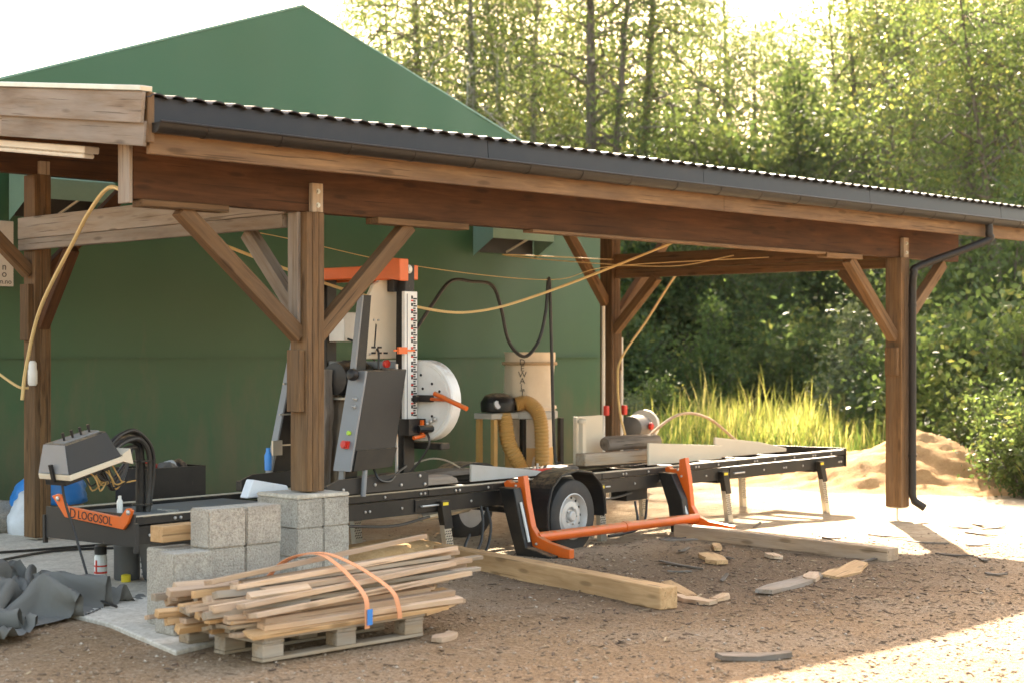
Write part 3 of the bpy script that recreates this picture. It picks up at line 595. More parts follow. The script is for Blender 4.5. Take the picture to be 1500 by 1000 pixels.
# ------------------------------------------------------------------ saw head riding on the bed
hd = thing('saw_head', 'bandsaw head with orange top beam, white wheel cover and grey control cabinet', 'bandsaw', (MX, MY, 0), MA)
def mast(pts_b, pts_t, n0, n1, mat, nm='mast'): return part(nm, MB().add(
    [(pts_b[0], n0, pts_b[2]), (pts_b[1], n0, pts_b[2]), (pts_b[1], n1, pts_b[2]), (pts_b[0], n1, pts_b[2]), (pts_t[0], n0, pts_t[2]), (pts_t[1], n0, pts_t[2]), (pts_t[1], n1, pts_t[2]), (pts_t[0], n1, pts_t[2])],
    [(0, 1, 2, 3), (4, 5, 6, 7), (0, 1, 5, 4), (1, 2, 6, 5), (2, 3, 7, 6), (3, 0, 4, 7)]).mesh(.004), mat, hd)
mast((2.06, 2.2, .62), (2.29, 2.375, 2.16), .075, .12, 'black_steel'); mast((2.035, 2.058, .62), (2.265, 2.288, 2.16), .07, .125, 'grey_steel', 'mast_edge')
mast((2.12, 2.34, .62), (2.58, 2.76, 2.36), NB + .02, NB + .08, 'black_steel'); mast((2.095, 2.117, .62), (2.555, 2.577, 2.36), NB + .015, NB + .085, 'grey_steel', 'mast_edge')
mast((2.73, 2.86, .62), (2.75, 2.86, 2.42), .06, .16, 'black_steel'); mast((2.73, 2.86, .62), (2.75, 2.86, 2.4), NB, NB + .1, 'black_steel')
tb = part('top_beam', MB().prism([(-.0, 2.28), (.12, 2.30), (.45, 2.27), (.5, 2.31), (NB + .05, 2.31), (NB + .12, 2.2), (NB + .16, 2.2), (NB + .16, 2.41), (.45, 2.41), (.12, 2.47), (.0, 2.46)], 'x', 2.62, 2.725).mesh(.006), 'orange', hd, label='orange top beam')
part('top_beam_rear', MB().box((2.87, .1, 2.3), (2.95, NB + .1, 2.42)).mesh(.006), 'orange', hd)
part('pulley', MB().lathe([(.035, 0), (.035, .012), (.02, .016), (.02, .022)], 16, Matrix.Translation((2.78, .055, 2.38)) @ Matrix.Rotation(R(90), 4, 'X')), 'chrome', hd)
for n0 in (-.03, NB - .02):
    part('carriage_plate', MB().prism([(1.78, .62), (2.93, .62), (2.93, .74), (2.86, .755), (1.9, .74), (1.78, .70)], 'y', n0, n0 + .02).mesh(.003), 'dark_panel', hd)
    part('carriage_beam', MB().box((1.8, n0 + .025, .61), (2.9, n0 + .09, .69)).mesh(.004), 'black_steel', hd)
for m, z in ((1.83, .65), (1.95, .66), (2.3, .68), (2.82, .72), (2.88, .65), (2.6, .66)): part('bolt', MB().lathe([(.013, 0), (.013, .01), (.006, .013)], 7, Matrix.Translation((m, -.03, z)) @ Matrix.Rotation(R(90), 4, 'X')), 'chrome', hd)
# control cabinet
cab = part('control_cabinet', MB().add([(2.0, -.07, .8), (2.47, -.07, .82), (2.47, .1, .82), (2.0, .1, .8), (2.18, -.07, 1.57), (2.63, -.07, 1.58), (2.63, .1, 1.58), (2.18, .1, 1.57)],
    [(0, 1, 2, 3), (4, 5, 6, 7), (0, 1, 5, 4), (1, 2, 6, 5), (2, 3, 7, 6), (3, 0, 4, 7)]).mesh(.008), 'dark_panel', hd, label='dark leaning control cabinet')
part('lower_cover', MB().prism([(2.01, .8), (2.44, .815), (2.5, .965), (2.05, .96)], 'y', -.085, -.0715).mesh(.002), 'black_steel', cab)
sp = part('switch_panel', MB().add([(1.975, -.075, .8), (1.998, -.075, .8), (1.998, .105, .8), (1.975, .105, .8), (2.155, -.075, 1.57), (2.178, -.075, 1.57), (2.178, .105, 1.57), (2.155, .105, 1.57)],
    [(0, 1, 2, 3), (4, 5, 6, 7), (0, 1, 5, 4), (1, 2, 6, 5), (2, 3, 7, 6), (3, 0, 4, 7)]).mesh(.003), 'grey_steel', cab)
def onpanel(z, n): return Matrix.Translation((1.975 + (z - .8) * .234, n, z)) @ Matrix.Rotation(R(-90 + 13), 4, 'Y')
part('joystick_knob', MB().lathe([(.02, 0), (.03, .01), (.045, .03), (.05, .055), (.04, .08), (.001, .092)], 18).mesh(0, True), 'black_plastic', sp, onpanel(1.53, .01))
part('stop_button', MB().box((-.03, -.03, 0), (.03, .03, .025)).lathe([(.024, .025), (.028, .045), (.001, .05)], 14), 'red_plastic', sp, onpanel(1.0, .0))
part('start_button', MB().lathe([(.017, 0), (.017, .02), (.001, .024)], 14), 'lime_plastic', sp, onpanel(1.09, -.01))
for z in (1.29, 1.35): part('toggle_switch', MB().lathe([(.016, 0), (.016, .012), (.008, .02), (.008, .035), (.001, .04)], 12), 'chrome', sp, onpanel(z, -.02))
part('arm_rest', MB().tube([(2.14, -.06, .6), (2.16, -.06, .82)], .022, 10), 'grey_steel', hd)
# ruler
rl = part('height_scale', MB().box((2.7, .02, 1.12), (2.85, .055, 2.2)).mesh(.003), 'white_paint', hd)
part('scale_slot', MB().box((2.724, .0165, 1.14), (2.731, .0195, 2.18)), 'grey_steel', rl)
mk = MB(); z = 1.2; i = 0
while z < 2.14:
    mk.box((2.80, .0165, z), (2.80 + (.025 if i % 3 else .04), .0195, z + .012))
    if i % 3 == 0: mk.box((2.775, .0165, z + .004), (2.793, .0195, z + .03))
    z += .0195; i += 1
o = part('scale_marks', mk, 'ink', rl); o['kind'] = 'stuff'
mk = MB(); z = 1.22; i = 0
while z < 2.12: mk.box((2.772, .0164, z), (2.797, .0194, z + .012)); z += .075
o = part('scale_figures', mk, 'red_plastic', rl); o['kind'] = 'stuff'
part('scale_pointer', MB().box((2.56, .0, 1.72), (2.8, .014, 1.735)).box((2.6, -.01, 1.7), (2.7, .012, 1.755)), 'orange', hd)
# saw unit
part('blade_guard', MB().prism([(2.4, 1.66), (2.44, 1.96), (2.47, 2.12), (2.55, 2.25), (2.66, 2.31), (2.84, 2.34), (2.84, 1.66)], 'y', .22, .26).mesh(.006), 'cream_panel', hd, label='cream blade guard panel')
part('guard_slot', MB().prism([(2.55, 1.76), (2.562, 1.76), (2.58, 1.93), (2.57, 1.94)], 'y', .214, .219), 'ink', hd)
for m, z in ((2.5, 1.7), (2.55, 1.97), (2.6, 1.97)): part('bolt', MB().lathe([(.01, 0), (.01, .008)], 7, Matrix.Translation((m, .219, z)) @ Matrix.Rotation(R(90), 4, 'X')), 'chrome', hd)
part('hinge_block', MB().box((2.7, .14, 2.2), (2.76, .215, 2.3)).mesh(.004), 'black_plastic', hd)
st = [(.45, .995), (.45, 1.65), (-.0, 1.65)] + [(-.0 - .328 * math.sin(a), 1.322 + .328 * math.cos(a)) for a in [R(t) for t in range(10, 171, 10)]] + [(-.0, .994)]
wc = part('wheel_cover', MB().prism(st, 'x', 2.88, 3.0).mesh(.012, True), 'white_paint', hd, label='rounded white band wheel cover')
st2 = [(.4, 1.03), (.4, 1.615), (-.0, 1.615)] + [(-.0 - .292 * math.sin(a), 1.322 + .292 * math.cos(a)) for a in [R(t) for t in range(10, 171, 10)]] + [(-.0, 1.03)]
part('cover_plate', MB().prism(st2, 'x', 2.872, 2.879), 'white_paint', wc)
for n, z in ((-.0, 1.53), (-.12, 1.46), (-.12, 1.2), (-.2, 1.4), (-.02, 1.15), (-.02, 1.42)): part('rivet', MB().lathe([(.011, 0), (.011, .006)], 8, Matrix.Translation((2.872, n, z)) @ Matrix.Rotation(R(-90), 4, 'Y')), 'black_plastic', wc)
st3 = [(.45, .6 + 1.0), (.45, 1.06), (NB + .1, 1.06)] + [(NB + .1 + .32 * math.sin(a), 1.33 - .27 * math.cos(a)) for a in [R(t) for t in range(10, 171, 10)]] + [(NB + .1, 1.6)]
part('rear_wheel_cover', MB().prism(st3, 'x', 2.98, 3.16).mesh(.01, True), 'dark_panel', hd)
part('sawdust_chute', MB().box((2.89, -.2, .93), (3.0, .25, .985)).mesh(.006), 'black_steel', hd)
hl = part('clamp_handle', MB().tube([(2.84, -.08, 1.34), (2.82, -.36, 1.335)], .014, 8), 'orange', hd)
part('grip', MB().tube([(2.8, -.21, 1.385), (2.81, -.54, 1.27)], .02, 10).mesh(0, True), 'orange', hl)
part('handle_bracket', MB().box((2.82, -.14, 1.315), (2.87, .03, 1.37)).lathe([(.03, 0), (.03, .03)], 12, Matrix.Translation((2.82, .0, 1.34)) @ Matrix.Rotation(R(-90), 4, 'Y')), 'black_plastic', hl)
cl = part('guide_clamp', MB().box((2.66, -.06, 1.05), (2.86, .05, 1.18)).tube([(2.75, -.08, 1.1), (2.9, -.12, 1.1)], .03, 10), 'black_plastic', hd)
part('clamp_lever', MB().box((2.79, -.085, 1.06), (2.815, -.062, 1.17)).tube([(2.7, -.075, 1.03), (2.82, -.08, 1.045)], .016, 8), 'orange', cl)
for k in range(3): part('knob', MB().lathe([(.012, 0), (.02, .02), (.001, .03)], 10, Matrix.Translation((2.86, -.09 - .04 * k, 1.14 + .02 * k)) @ Matrix.Rotation(R(-90), 4, 'Y')), 'chrome', cl)
part('control_box', MB().box((2.62, .62, 1.8), (3.08, .8, 2.04)).mesh(.006), 'white_paint', hd)
mo = part('motor', MB().lathe([(.05, -.2), (.13, -.19), (.14, -.1), (.14, .12), (.12, .16), (.05, .17)], 24, Matrix.Translation((2.58, .5, 1.5)) @ Matrix.Rotation(R(90), 4, 'Y')).mesh(0, True), 'black_plastic', hd)
for k in range(8): a = k * math.pi / 4; part('cooling_fin', MB().box((-.1, .139, -.006), (.1, .15, .006)), 'black_plastic', mo, Matrix.Translation((2.58, .5, 1.5)) @ Matrix.Rotation(a, 4, 'X'))
part('motor_shelf', MB().box((2.4, .34, 1.33), (2.95, .72, 1.35)).mesh(.003), 'galvanised', hd)
part('stop_knob', MB().lathe([(.03, 0), (.032, .03), (.001, .036)], 12, Matrix.Translation((2.66, .2, 1.62)) @ Matrix.Rotation(R(90), 4, 'X')), 'red_plastic', hd)
part('head_crossbar', MB().box((2.76, .17, 1.58), (2.85, NB, 1.64)).mesh(.004), 'grey_steel', hd)
part('lubricant_bottle', MB().lathe([(.03, 0), (.032, .12), (.018, .15), (.018, .18)], 12, T(2.1, NB + .02, .76)).mesh(0, True), 'blue_plastic', hd)
part('limit_switch', MB().box((2.1, NB - .04, .88), (2.2, NB - .02, 1.0)), 'galvanised', hd)
for k in range(5): part('warning_label', MB().box((2.52 + .07 * (k % 3), .2165, 1.7 + .045 * (k // 3)), (2.57 + .07 * (k % 3), .2185, 1.715 + .045 * (k // 3))), 'ink', hd)
for pts in ([(2.3, -.02, .8), (2.32, -.06, .72), (2.45, -.05, .7), (2.6, .0, .76), (2.75, .05, .8)], [(2.5, .12, 1.58), (2.56, .18, 1.72), (2.62, .3, 1.75), (2.64, .6, 1.82)], [(2.2, .1, .75), (2.4, .3, .7), (2.6, .5, .72), (2.9, .7, .9)], [(2.86, .0, 1.16), (2.84, -.12, 1.0), (2.8, -.06, .85), (2.75, .0, .76)]):
    part('cable', MB().tube(spline(pts, 6), .01, 6).mesh(0, True), 'hose_black', hd)
for z in (.95, 1.2, 1.45): part('cable_tie', MB().box((2.165 + (z - .9) * .17, NB + .008, z), (2.38 + (z - .9) * .165, NB + .018, z + .012)), 'galvanised', hd)
part('guide_rod', MB().tube([(2.69, .1, .72), (2.69, .1, 1.62)], .014, 8).mesh(0, True), 'chrome', hd)
part('label_plate', MB().box((2.58, NB - .014, 1.86), (2.64, NB - .011, 1.96)), 'white_paint', hd)
for pts in ([(2.3, NB + .1, .75), (2.05, NB + .05, .66), (1.8, NB + .03, .66)], [(2.75, .55, 1.7), (2.95, .6, 1.65), (3.02, .55, 1.45)]):
    part('cable', MB().tube(spline(pts, 6), .009, 6).mesh(0, True), 'hose_black', hd)

# ------------------------------------------------------------------ operator box on its hose arm
cbx = thing('operator_box', 'grey tapered control box with levers on a black hose arm at the left', 'control box', (MX, MY, 0), MA)
BT = Matrix.Translation((-.2, .34, 1.0)) @ Matrix.Rotation(R(-14), 4, 'Y')
hood = part('hood', MB().add([(-.22, -.17, -.05), (.22, -.17, -.05), (.22, .17, -.05), (-.22, .17, -.05), (-.17, -.12, .14), (.17, -.12, .14), (.17, .12, .14), (-.17, .12, .14)],
    [(0, 1, 2, 3), (4, 5, 6, 7), (0, 1, 5, 4), (1, 2, 6, 5), (2, 3, 7, 6), (3, 0, 4, 7)]).mesh(.006), 'dark_panel', cbx, BT)
part('front_plate', MB().add([(-.223, -.165, -.045), (-.223, .165, -.045), (-.173, .118, .138), (-.173, -.118, .138), (-.226, -.165, -.045), (-.226, .165, -.045), (-.176, .118, .138), (-.176, -.118, .138)], [(0, 1, 2, 3), (4, 5, 6, 7), (0, 1, 5, 4), (1, 2, 6, 5), (2, 3, 7, 6), (3, 0, 4, 7)]), 'grey_steel', hood, BT)
part('base_rim', MB().box((-.225, -.175, -.09), (.225, .175, -.051)).mesh(.004), 'cream_panel', hood, BT)
part('corner_flange', MB().prism([(.226, -.09), (.3, -.13), (.3, -.02), (.226, -.04)], 'y', -.17, .0), 'cream_panel', hood, BT)
for k in range(4): part('lever', MB().tube([(-.1 + k * .07, -.02, .13), (-.11 + k * .07, -.03, .18)], .008, 8).lathe([(.011, 0), (.011, .03)], 8, T(-.11 + k * .07, -.03, .175)), 'black_plastic', hood, BT)
part('switch_plate', MB().box((-.14, -.07, .14), (.15, .05, .15)), 'grey_steel', hood, BT)
part('clamp_strap', MB().box((-.245, -.02, -.1), (-.228, .01, .02)), 'black_plastic', hood, BT)
part('under_tray', MB().box((-.22, -.1, -.13), (.16, .12, -.095)).mesh(.004), 'black_steel', hood, BT)
arm = part('hose_arm', MB().tube([(.44, .5, .57), (.44, .5, .95)] + spline([(.44, .5, .95), (.42, .49, 1.05), (.33, .46, 1.1), (.2, .42, 1.09), (.06, .38, 1.05)], 6)[1:], .032, 10).mesh(0, True), 'black_steel', cbx)
for k, (dn, dz, r) in enumerate(((.05, .01, .018), (-.045, .0, .018), (.02, .045, .016), (-.015, .055, .014), (.0, -.06, .016))):
    part('arm_hose', MB().tube(spline([(.47 + dz * .6, .5 + dn, .57), (.49 + dz, .5 + dn, .8), (.47 + dz, .49 + dn, 1.0 + dz * .5), (.36, .46 + dn, 1.1 + dz), (.2, .42 + dn * .8, 1.08 + dz), (.05, .37 + dn * .6, 1.0 + dz)], 6), r, 8).mesh(0, True), 'hose_black', arm)
for z in (.62, .93): part('hose_clip', MB().tube([(.46, .5, z), (.46, .5, z + .012)], .075, 14), 'black_steel', arm)
for k in range(11):
    x0 = -.26 + k * .028; a = random.uniform(-.05, .05)
    part('valve_pipe', MB().tube(spline([(x0, .26 + random.uniform(0, .12), .93 + k * .004), (x0 + .03, .25 + a, .87), (x0 + .09, .27 + a, .8 + random.uniform(-.03, .03)), (x0 + .15 + random.uniform(0, .1), .3 + a, .82)], 4), .0055, 5).mesh(0, True), 'duct_yellow' if k % 3 else 'hose_black', hood)
for k in range(4): part('loose_hose', MB().tube(spline([(-.1 + k * .04, .35, .9), (.05 + k * .03, .35 + .03 * k, .82 - .02 * k), (.2, .4, .9 - .03 * k), (.33, .45, 1.03)], 5), .013, 7).mesh(0, True), 'hose_black', hood)
rope('power_cable', [(-1.72, .5, .9), (-1.7, .48, .7), (-1.66, .4, .45), (-1.68, .22, .2), (-1.72, .12, .12), (-1.72, .0, .08), (-1.68, -.14, .05)], .009, 'hose_black', 'thin black cable hanging from the control box down to the grey cover', 'cable')

# ------------------------------------------------------------------ things lying on the bed
def mM(m, n, z, rz=0, rx=0, ry=0): x, y = mw(m, n); return T(x, y, z, MA + rz, rx, ry)
def slab_piece(Ln, w, h, seed, taper=.15):
    r = random.Random(seed); n = 9; vs = []; fs = []
    for i in range(n):
        t = i / (n - 1); x = (t - .5) * Ln; ww = w / 2 * (1 - taper * abs(2 * t - 1) ** 2 * r.uniform(.6, 1.4)); hh = h * r.uniform(.8, 1.1) * (1 - .25 * abs(2 * t - 1)); c = r.uniform(-.06, .06) * w
        vs += [(x, c - ww, 0), (x, c - ww * .75, hh * .7), (x, c - ww * .2, hh), (x, c + ww * .35, hh * .95), (x, c + ww * .85, hh * .6), (x, c + ww, 0)]
    for i in range(n - 1):
        for j in range(6): fs.append((i * 6 + j, i * 6 + (j + 1) % 6, (i + 1) * 6 + (j + 1) % 6, (i + 1) * 6 + j))
    fs += [tuple(range(6))[::-1], tuple(range((n - 1) * 6, n * 6))]
    return MB().add(vs, fs).mesh(.003)
def sheet(pts, y0, y1): return MB().prism(pts, 'y', y0, y1).mesh(.004)
single('grey_board', sheet([(0, 0), (.98, .0), (.98, .04), (.75, .07), (0, .15)], -.012, .012), 'grey_sheet', 'pale grey tapered board standing on the bed left of the mudguard', 'board', mM(3.78, .25, .6))
single('beige_board', sheet([(0, 0), (1.36, 0), (1.36, .14), (0, .22)], -.012, .012), 'beige_sheet', 'long beige board standing on the bed behind the right orange fork', 'board', mM(6.48, .25, .6))
single('beige_board', sheet([(0, 0), (1.5, 0), (1.5, .035), (.9, .13), (0, .215)], -.012, .012), 'beige_sheet', 'beige board with a tapering top standing furthest right on the bed', 'board', mM(7.82, .32, .607))
single('timber_block', bmesh_board(1.25, .12, .14, .008), 'old_pine', 'weathered square timber lying across the bed in front of the cream panel', 'timber', mM(6.5, .55, .668, R(-8)))
single('log', MB().tube([(-.4, 0, 0), (-.37, 0, .005), (0, .01, .01), (.37, 0, 0), (.4, 0, 0)], [.065, .075, .072, .076, .07], 18).mesh(0, True), 'bark_wood', 'short dark log resting on the square timber on the bed', 'log', mM(6.72, .62, .8, R(-6)))
single('cream_panel', MB().box((-.28, -.02, 0), (.28, .02, .48)).mesh(.006), 'cream_panel', 'upright cream panel standing on the bed below the right rear post', 'panel', mM(6.3, .85, .6, R(8)))
single('stop_post', MB().box((-.025, -.025, 0), (.025, .025, .42)).lathe([(.05, .42), (.05, .45), (.02, .47)], 12), 'cream_panel', 'slim pale stop post with round head on the bed', 'post', mM(6.0, .7, .6))
rope('bent_lath', [(5.3, 1.5, .62), (5.9, 1.62, .9), (6.5, 1.75, 1.05), (7.1, 1.85, .98), (7.75, 1.95, .7), (8.1, 2.0, .6)], .016, 'pine', 'thin wooden lath bent in an arch over the rear of the bed', 'lath')
single('bark_slab', slab_piece(.9, .2, .09, 3), 'grey_wood', 'grey bark slab lying on the bed left of the grey board', 'slab', mM(3.2, .35, .6))
single('bark_slab', slab_piece(1.9, .22, .07, 5), 'bark_wood', 'long thin bark slab along the rear rail beside the saw head', 'slab', mM(3.6, .85, .607, R(2)))
single('bark_slab', slab_piece(.8, .14, .05, 6), 'old_pine', 'splintered slab piled under the control cabinet', 'slab', mM(2.45, .4, .607, R(10)))
single('bark_slab', slab_piece(.7, .18, .06, 8), 'bark_wood', 'dark slab offcut on the bed behind the mudguard', 'slab', mM(5.2, .5, .6, R(-5)))
single('curled_strap', MB().tube(spline([(-.4, 0, .01), (-.25, .02, .06), (0, 0, .11), (.22, 0, .08), (.4, 0, .01)], 6), .008, 6).mesh(0, True), 'galvanised', 'thin metal strap arching over the bark slab near the wheel cover', 'strap', mM(3.9, .82, .66))
rm = thing('red_clamp', 'small red clamp lying on the bed above the mudguard', 'clamp', (*mw(4.9, .35), .6), MA)
part('body', MB().box((-.12, -.04, 0), (.12, .04, .05)).mesh(.01), 'red_plastic', rm); part('screw', MB().tube([(-.06, 0, .05), (-.06, 0, .1)], .012, 8), 'chrome', rm)
single('upright_slab', slab_piece(.95, .25, .1, 9), 'bark_wood', 'rough bark slab standing upright behind the front left post', 'slab', mM(2.35, .62, 1.1, 0, R(8), R(-88)))
single('upright_slab', slab_piece(.85, .2, .08, 10), 'old_pine', 'narrow pale slab standing upright beside the dark bark slab', 'slab', mM(2.5, .55, 1.04, R(10), 0, R(-86)))
# deck litter on the left end
tg = thing('spanner_set', 'small loose metal tools lying on the grey deck beside the hose arm', 'tools', (*mw(.55, .3), .576), MA)
for k in range(4): part('spanner', MB().box((-.08, -.008, 0), (.08, .008, .008)).lathe([(.018, 0), (.018, .009)], 8, T(.08, 0, 0)).mesh(.001), 'chrome', tg, T(.05 * k - .08, .06 * k - .08, .001, R(30 + 25 * k)))
single('small_bottle', MB().lathe([(.02, 0), (.022, .08), (.012, .1), (.012, .12)], 12).mesh(0, True), 'white_paint', 'small white bottle on the grey deck left of the hose arm', 'bottle', mM(.3, .55, .576))

# ------------------------------------------------------------------ dust extractor
de = thing('dust_extractor', 'two-bag dust extractor with yellow ducts and pale filter bag by the green wall', 'dust extractor', (6.6, 4.35, 0))
part('base_frame', MB().box((-.45, -.3, .02), (.55, .3, .07)).mesh(.006), 'black_steel', de)
part('collar', MB().lathe([(.3, .92), (.34, .93), (.34, 1.01), (.3, 1.02)], 28, T(.2, 0, 0)).box((-.56, -.12, .935), (.2, .18, 1.0)).mesh(.004), 'grey_sheet', de)
def bag(r, z0, z1, seed, folds):
    vs = []; n = 40; prof = []; k = 22; b = MB()
    for i in range(k + 1):
        t = i / k; z = z0 + (z1 - z0) * t
        for j in range(n):
            a = 2 * math.pi * j / n; ff = folds * math.sin(math.pi * t) ** .5 * (noise.noise((math.cos(a) * 2.2, math.sin(a) * 2.2, seed + t * 1.5)) + .5 * math.sin(5 * a + 3 * t + seed))
            rr = r * (1 + ff) * (1 - .04 * math.sin(math.pi * t)); vs.append((rr * math.cos(a), rr * math.sin(a), z))
    fs = [(i * n + j, i * n + (j + 1) % n, (i + 1) * n + (j + 1) % n, (i + 1) * n + j) for i in range(k) for j in range(n)] + [tuple(range(n))[::-1], tuple(range(k * n, k * n + n))]
    return b.add(vs, fs).mesh(0, True)
fb = part('filter_bag', bag(.31, 1.02, 1.72, 2, .1), 'filter_cloth', de, T(.2, 0, 0))
part('bag_hem', MB().lathe([(.328, 1.565), (.338, 1.58), (.328, 1.605)], 30, T(.2, 0, 0)).mesh(0, True), 'cardboard', fb, T(.2, 0, 0) @ T(-.2, 0, 0))
part('bag_band', MB().lathe([(.32, 1.04), (.33, 1.05), (.32, 1.08)], 30, T(.2, 0, 0)).mesh(0, True), 'filter_cloth', fb)
for i, ch in enumerate('DEWALT'):
    a = R(-150); part('lettering', text_mesh(ch, .1), 'ink', fb, Matrix.Translation((.2 + .35 * math.cos(a), .35 * math.sin(a), 1.60 - i * .074)) @ Matrix.Rotation(a + R(90), 4, 'Z') @ Matrix.Rotation(R(90), 4, 'X'))
lb = part('dust_bag', bag(.29, .18, .92, 5, .045), 'filter_cloth', de, T(.2, 0, 0))
part('sawdust_fill', bag(.3, .1, .58, 6, .03), 'sawdust_bag', lb, T(.2, 0, 0))
for x, y in ((-.5, -.1), (-.5, .15), (.48, -.25), (.48, .25), (-.12, -.2)): part('support_leg', MB().box((x - .03, y - .03, .07), (x + .03, y + .03, .93)).mesh(.004), 'duct_yellow' if x < -.4 else 'black_steel', de)
fan = part('fan_housing', MB().lathe([(.1, 0), (.2, .01), (.21, .12), (.16, .2), (.08, .23)], 20, Matrix.Translation((-.34, 0, 1.005))).box((-.34, -.12, 1.03), (-.05, .06, 1.18)).mesh(.008, True), 'black_plastic', de)
part('fan_vent', MB().lathe([(.05, 0), (.05, .02)], 12, Matrix.Translation((-.5, -.14, 1.1)) @ Matrix.Rotation(R(70), 4, 'X')), 'chrome', fan)
def duct(pts, r):
    c = spline(pts, 14); rs = [r * (1.06 if i % 2 else .95) for i in range(len(c))]; return MB().tube(c, rs, 16).mesh(0, True)
part('yellow_duct', duct([(-.16, -.12, 1.1), (-.06, -.2, 1.12), (.0, -.3, 1.04), (.02, -.36, .88), (.03, -.37, .6), (.03, -.37, .3)], .085), 'duct_yellow', de)
part('yellow_duct', duct([(-.3, -.05, .96), (-.32, -.1, .9), (-.3, -.14, .65), (-.2, -.2, .42), (-.15, -.25, .3)], .09), 'duct_yellow', de)
gr = thing('bench_grinder', 'bench grinder with red knob behind the right rear post', 'grinder', (8.6, 4.2, 0), R(20))
part('pedestal', MB().box((-.15, -.15, 0), (.15, .15, .6)).mesh(.01), 'grey_steel', gr)
part('body', MB().lathe([(.06, -.24), (.15, -.2), (.16, 0), (.15, .2), (.06, .24)], 20, Matrix.Translation((0, 0, .76)) @ Matrix.Rotation(R(90), 4, 'Y')).mesh(0, True), 'grey_plastic', gr)
part('wheel_guard', MB().lathe([(.2, -.04), (.2, .04), (.1, .05)], 22, Matrix.Translation((.3, 0, .78)) @ Matrix.Rotation(R(90), 4, 'Y')).mesh(0, True), 'white_paint', gr)
part('red_knob', MB().lathe([(.05, 0), (.05, .03), (.02, .05)], 14, Matrix.Translation((.05, -.17, .78)) @ Matrix.Rotation(R(90), 4, 'X')), 'red_plastic', gr)
for s, lb_ in ((-1, 'red clip on the left white tube'), (1, 'red clip on the right white tube')):
    single('red_clip', MB().box((-.03, -.03, 0), (.03, .03, .12)).mesh(.01), 'red_plastic', lb_, 'clip', T(7.757 + s * .168, 3.81, .95))

# ------------------------------------------------------------------ concrete blocks
def block_mesh(seed, lx=.27, ly=.21, lz=.238):
    r = random.Random(seed); bm = bmesh.new(); bmesh.ops.create_cube(bm, size=1); bmesh.ops.scale(bm, vec=(lx, ly, lz), verts=bm.verts); bmesh.ops.translate(bm, vec=(0, 0, lz / 2), verts=bm.verts)
    bmesh.ops.bevel(bm, geom=bm.edges[:], offset=.008, segments=2, affect='EDGES'); bmesh.ops.subdivide_edges(bm, edges=[e for e in bm.edges if e.calc_length() > .08], cuts=3, use_grid_fill=True)
    for v in bm.verts: v.co += Vector([noise.noise(v.co * 30 + Vector((seed, k, 0))) * .0035 for k in (0, 5, 9)])
    me = bpy.data.meshes.new('mesh'); bm.to_mesh(me); bm.free(); return me
bms = [block_mesh(k) for k in range(3)]
nb = [0]
def cblock(x, y, z, label, rz=0, me=None):
    nb[0] += 1; single('concrete_block', me or bms[nb[0] % 3], 'block_concrete', label, 'concrete block', T(x, y, z, rz), 'concrete blocks stacked around the front left post')
Z0 = .036
cblock(-1.88, -1.20, Z0, 'bottom block of the leftmost concrete block stack', R(1)); cblock(-1.865, -1.19, Z0 + .241, 'top block of the leftmost, lowest concrete block stack', R(-3))
for k, w in enumerate(('bottom', 'middle', 'top')):
    cblock(-1.59 + .005 * k, -1.13, Z0 + .241 * k, w + ' block of the second concrete block stack from the left', R((1, -1, -2)[k]))
    cblock(-1.31 + .004 * k, -1.12, Z0 + .241 * k, w + ' block of the third concrete block stack, left of the post pillar', R((-1, 1, 2)[k]))
pm_ = [block_mesh(20 + k, .238, .48, .205) for k in range(2)]
for k, w in enumerate(('bottom', 'middle', 'top')):
    for s, sd in ((-1, 'left'), (1, 'right')): cblock(s * .121 + .0, .05, Z0 + .208 * k, w + ' ' + sd + ' block of the pillar under the front left post', 0, pm_[k % 2])
single('pillar_cap', block_mesh(31, .485, .485, .03), 'slab_concrete', 'thin mortar cap on the block pillar under the front left post', 'mortar cap', T(0, .05, Z0 + .625))
single('styrofoam_piece', MB().prism([(-.3, 0), (.25, 0), (.2, .1), (-.22, .18)], 'y', -.06, .06).mesh(.01), 'styrofoam', 'white foam offcut behind the front left post on the pillar', 'foam', T(-.06, .4, .64) @ Matrix.Scale(.75, 4))
single('wood_wedge', bmesh_board(.3, .1, .12), 'fresh_pine', 'fresh wooden offcut on the blocks behind the leftmost stack', 'offcut', T(-1.72, -.88, Z0 + .56, R(5)))
single('wedge_support_block', block_mesh(41, .27, .21, .47), 'block_concrete', 'half hidden tall grey block behind the leftmost stack', 'concrete block', T(-1.73, -.88, Z0))

# ------------------------------------------------------------------ pallet with bundled sticks
pal = thing('pallet', 'weathered wooden pallet carrying the strapped bundle of sticks', 'pallet', (-1.5, -1.87, .016), R(1))
for iy in (-.345, 0, .345):
    for ix in (-.525, 0, .525): part('pallet_block', bmesh_board(.145, .078, .1, .004), 'old_pine', pal, T(ix, iy, .061))
    part('bottom_board', bmesh_board(1.2, .02, .1, .003), 'old_pine', pal, T(0, iy, .011)); part('stringer_board', bmesh_board(.8, .02, .145, .003), 'old_pine', pal, T(iy * 1.52, 0, .111, R(90)))
for iy in (-.345, -.19, 0, .19, .345): part('deck_board', bmesh_board(1.2, .02, .13 if iy in (0, .345, -.345) else .1, .003), 'old_pine', pal, T(0, iy, .132))
rs = random.Random(5)
pool = [bmesh_board(round(rs.uniform(1.35, 1.75), 2), rs.choice([.022, .025, .03, .036]), rs.choice([.045, .05, .06, .075, .1]), .002) for _ in range(26)]
SZ = .156
layers = [(SZ + .018, .43, 10), (SZ + .052, .42, 9), (SZ + .086, .40, 8), (SZ + .12, .36, 8), (SZ + .154, .31, 6), (SZ + .188, .25, 5), (SZ + .221, .19, 4), (SZ + .252, .12, 3)]
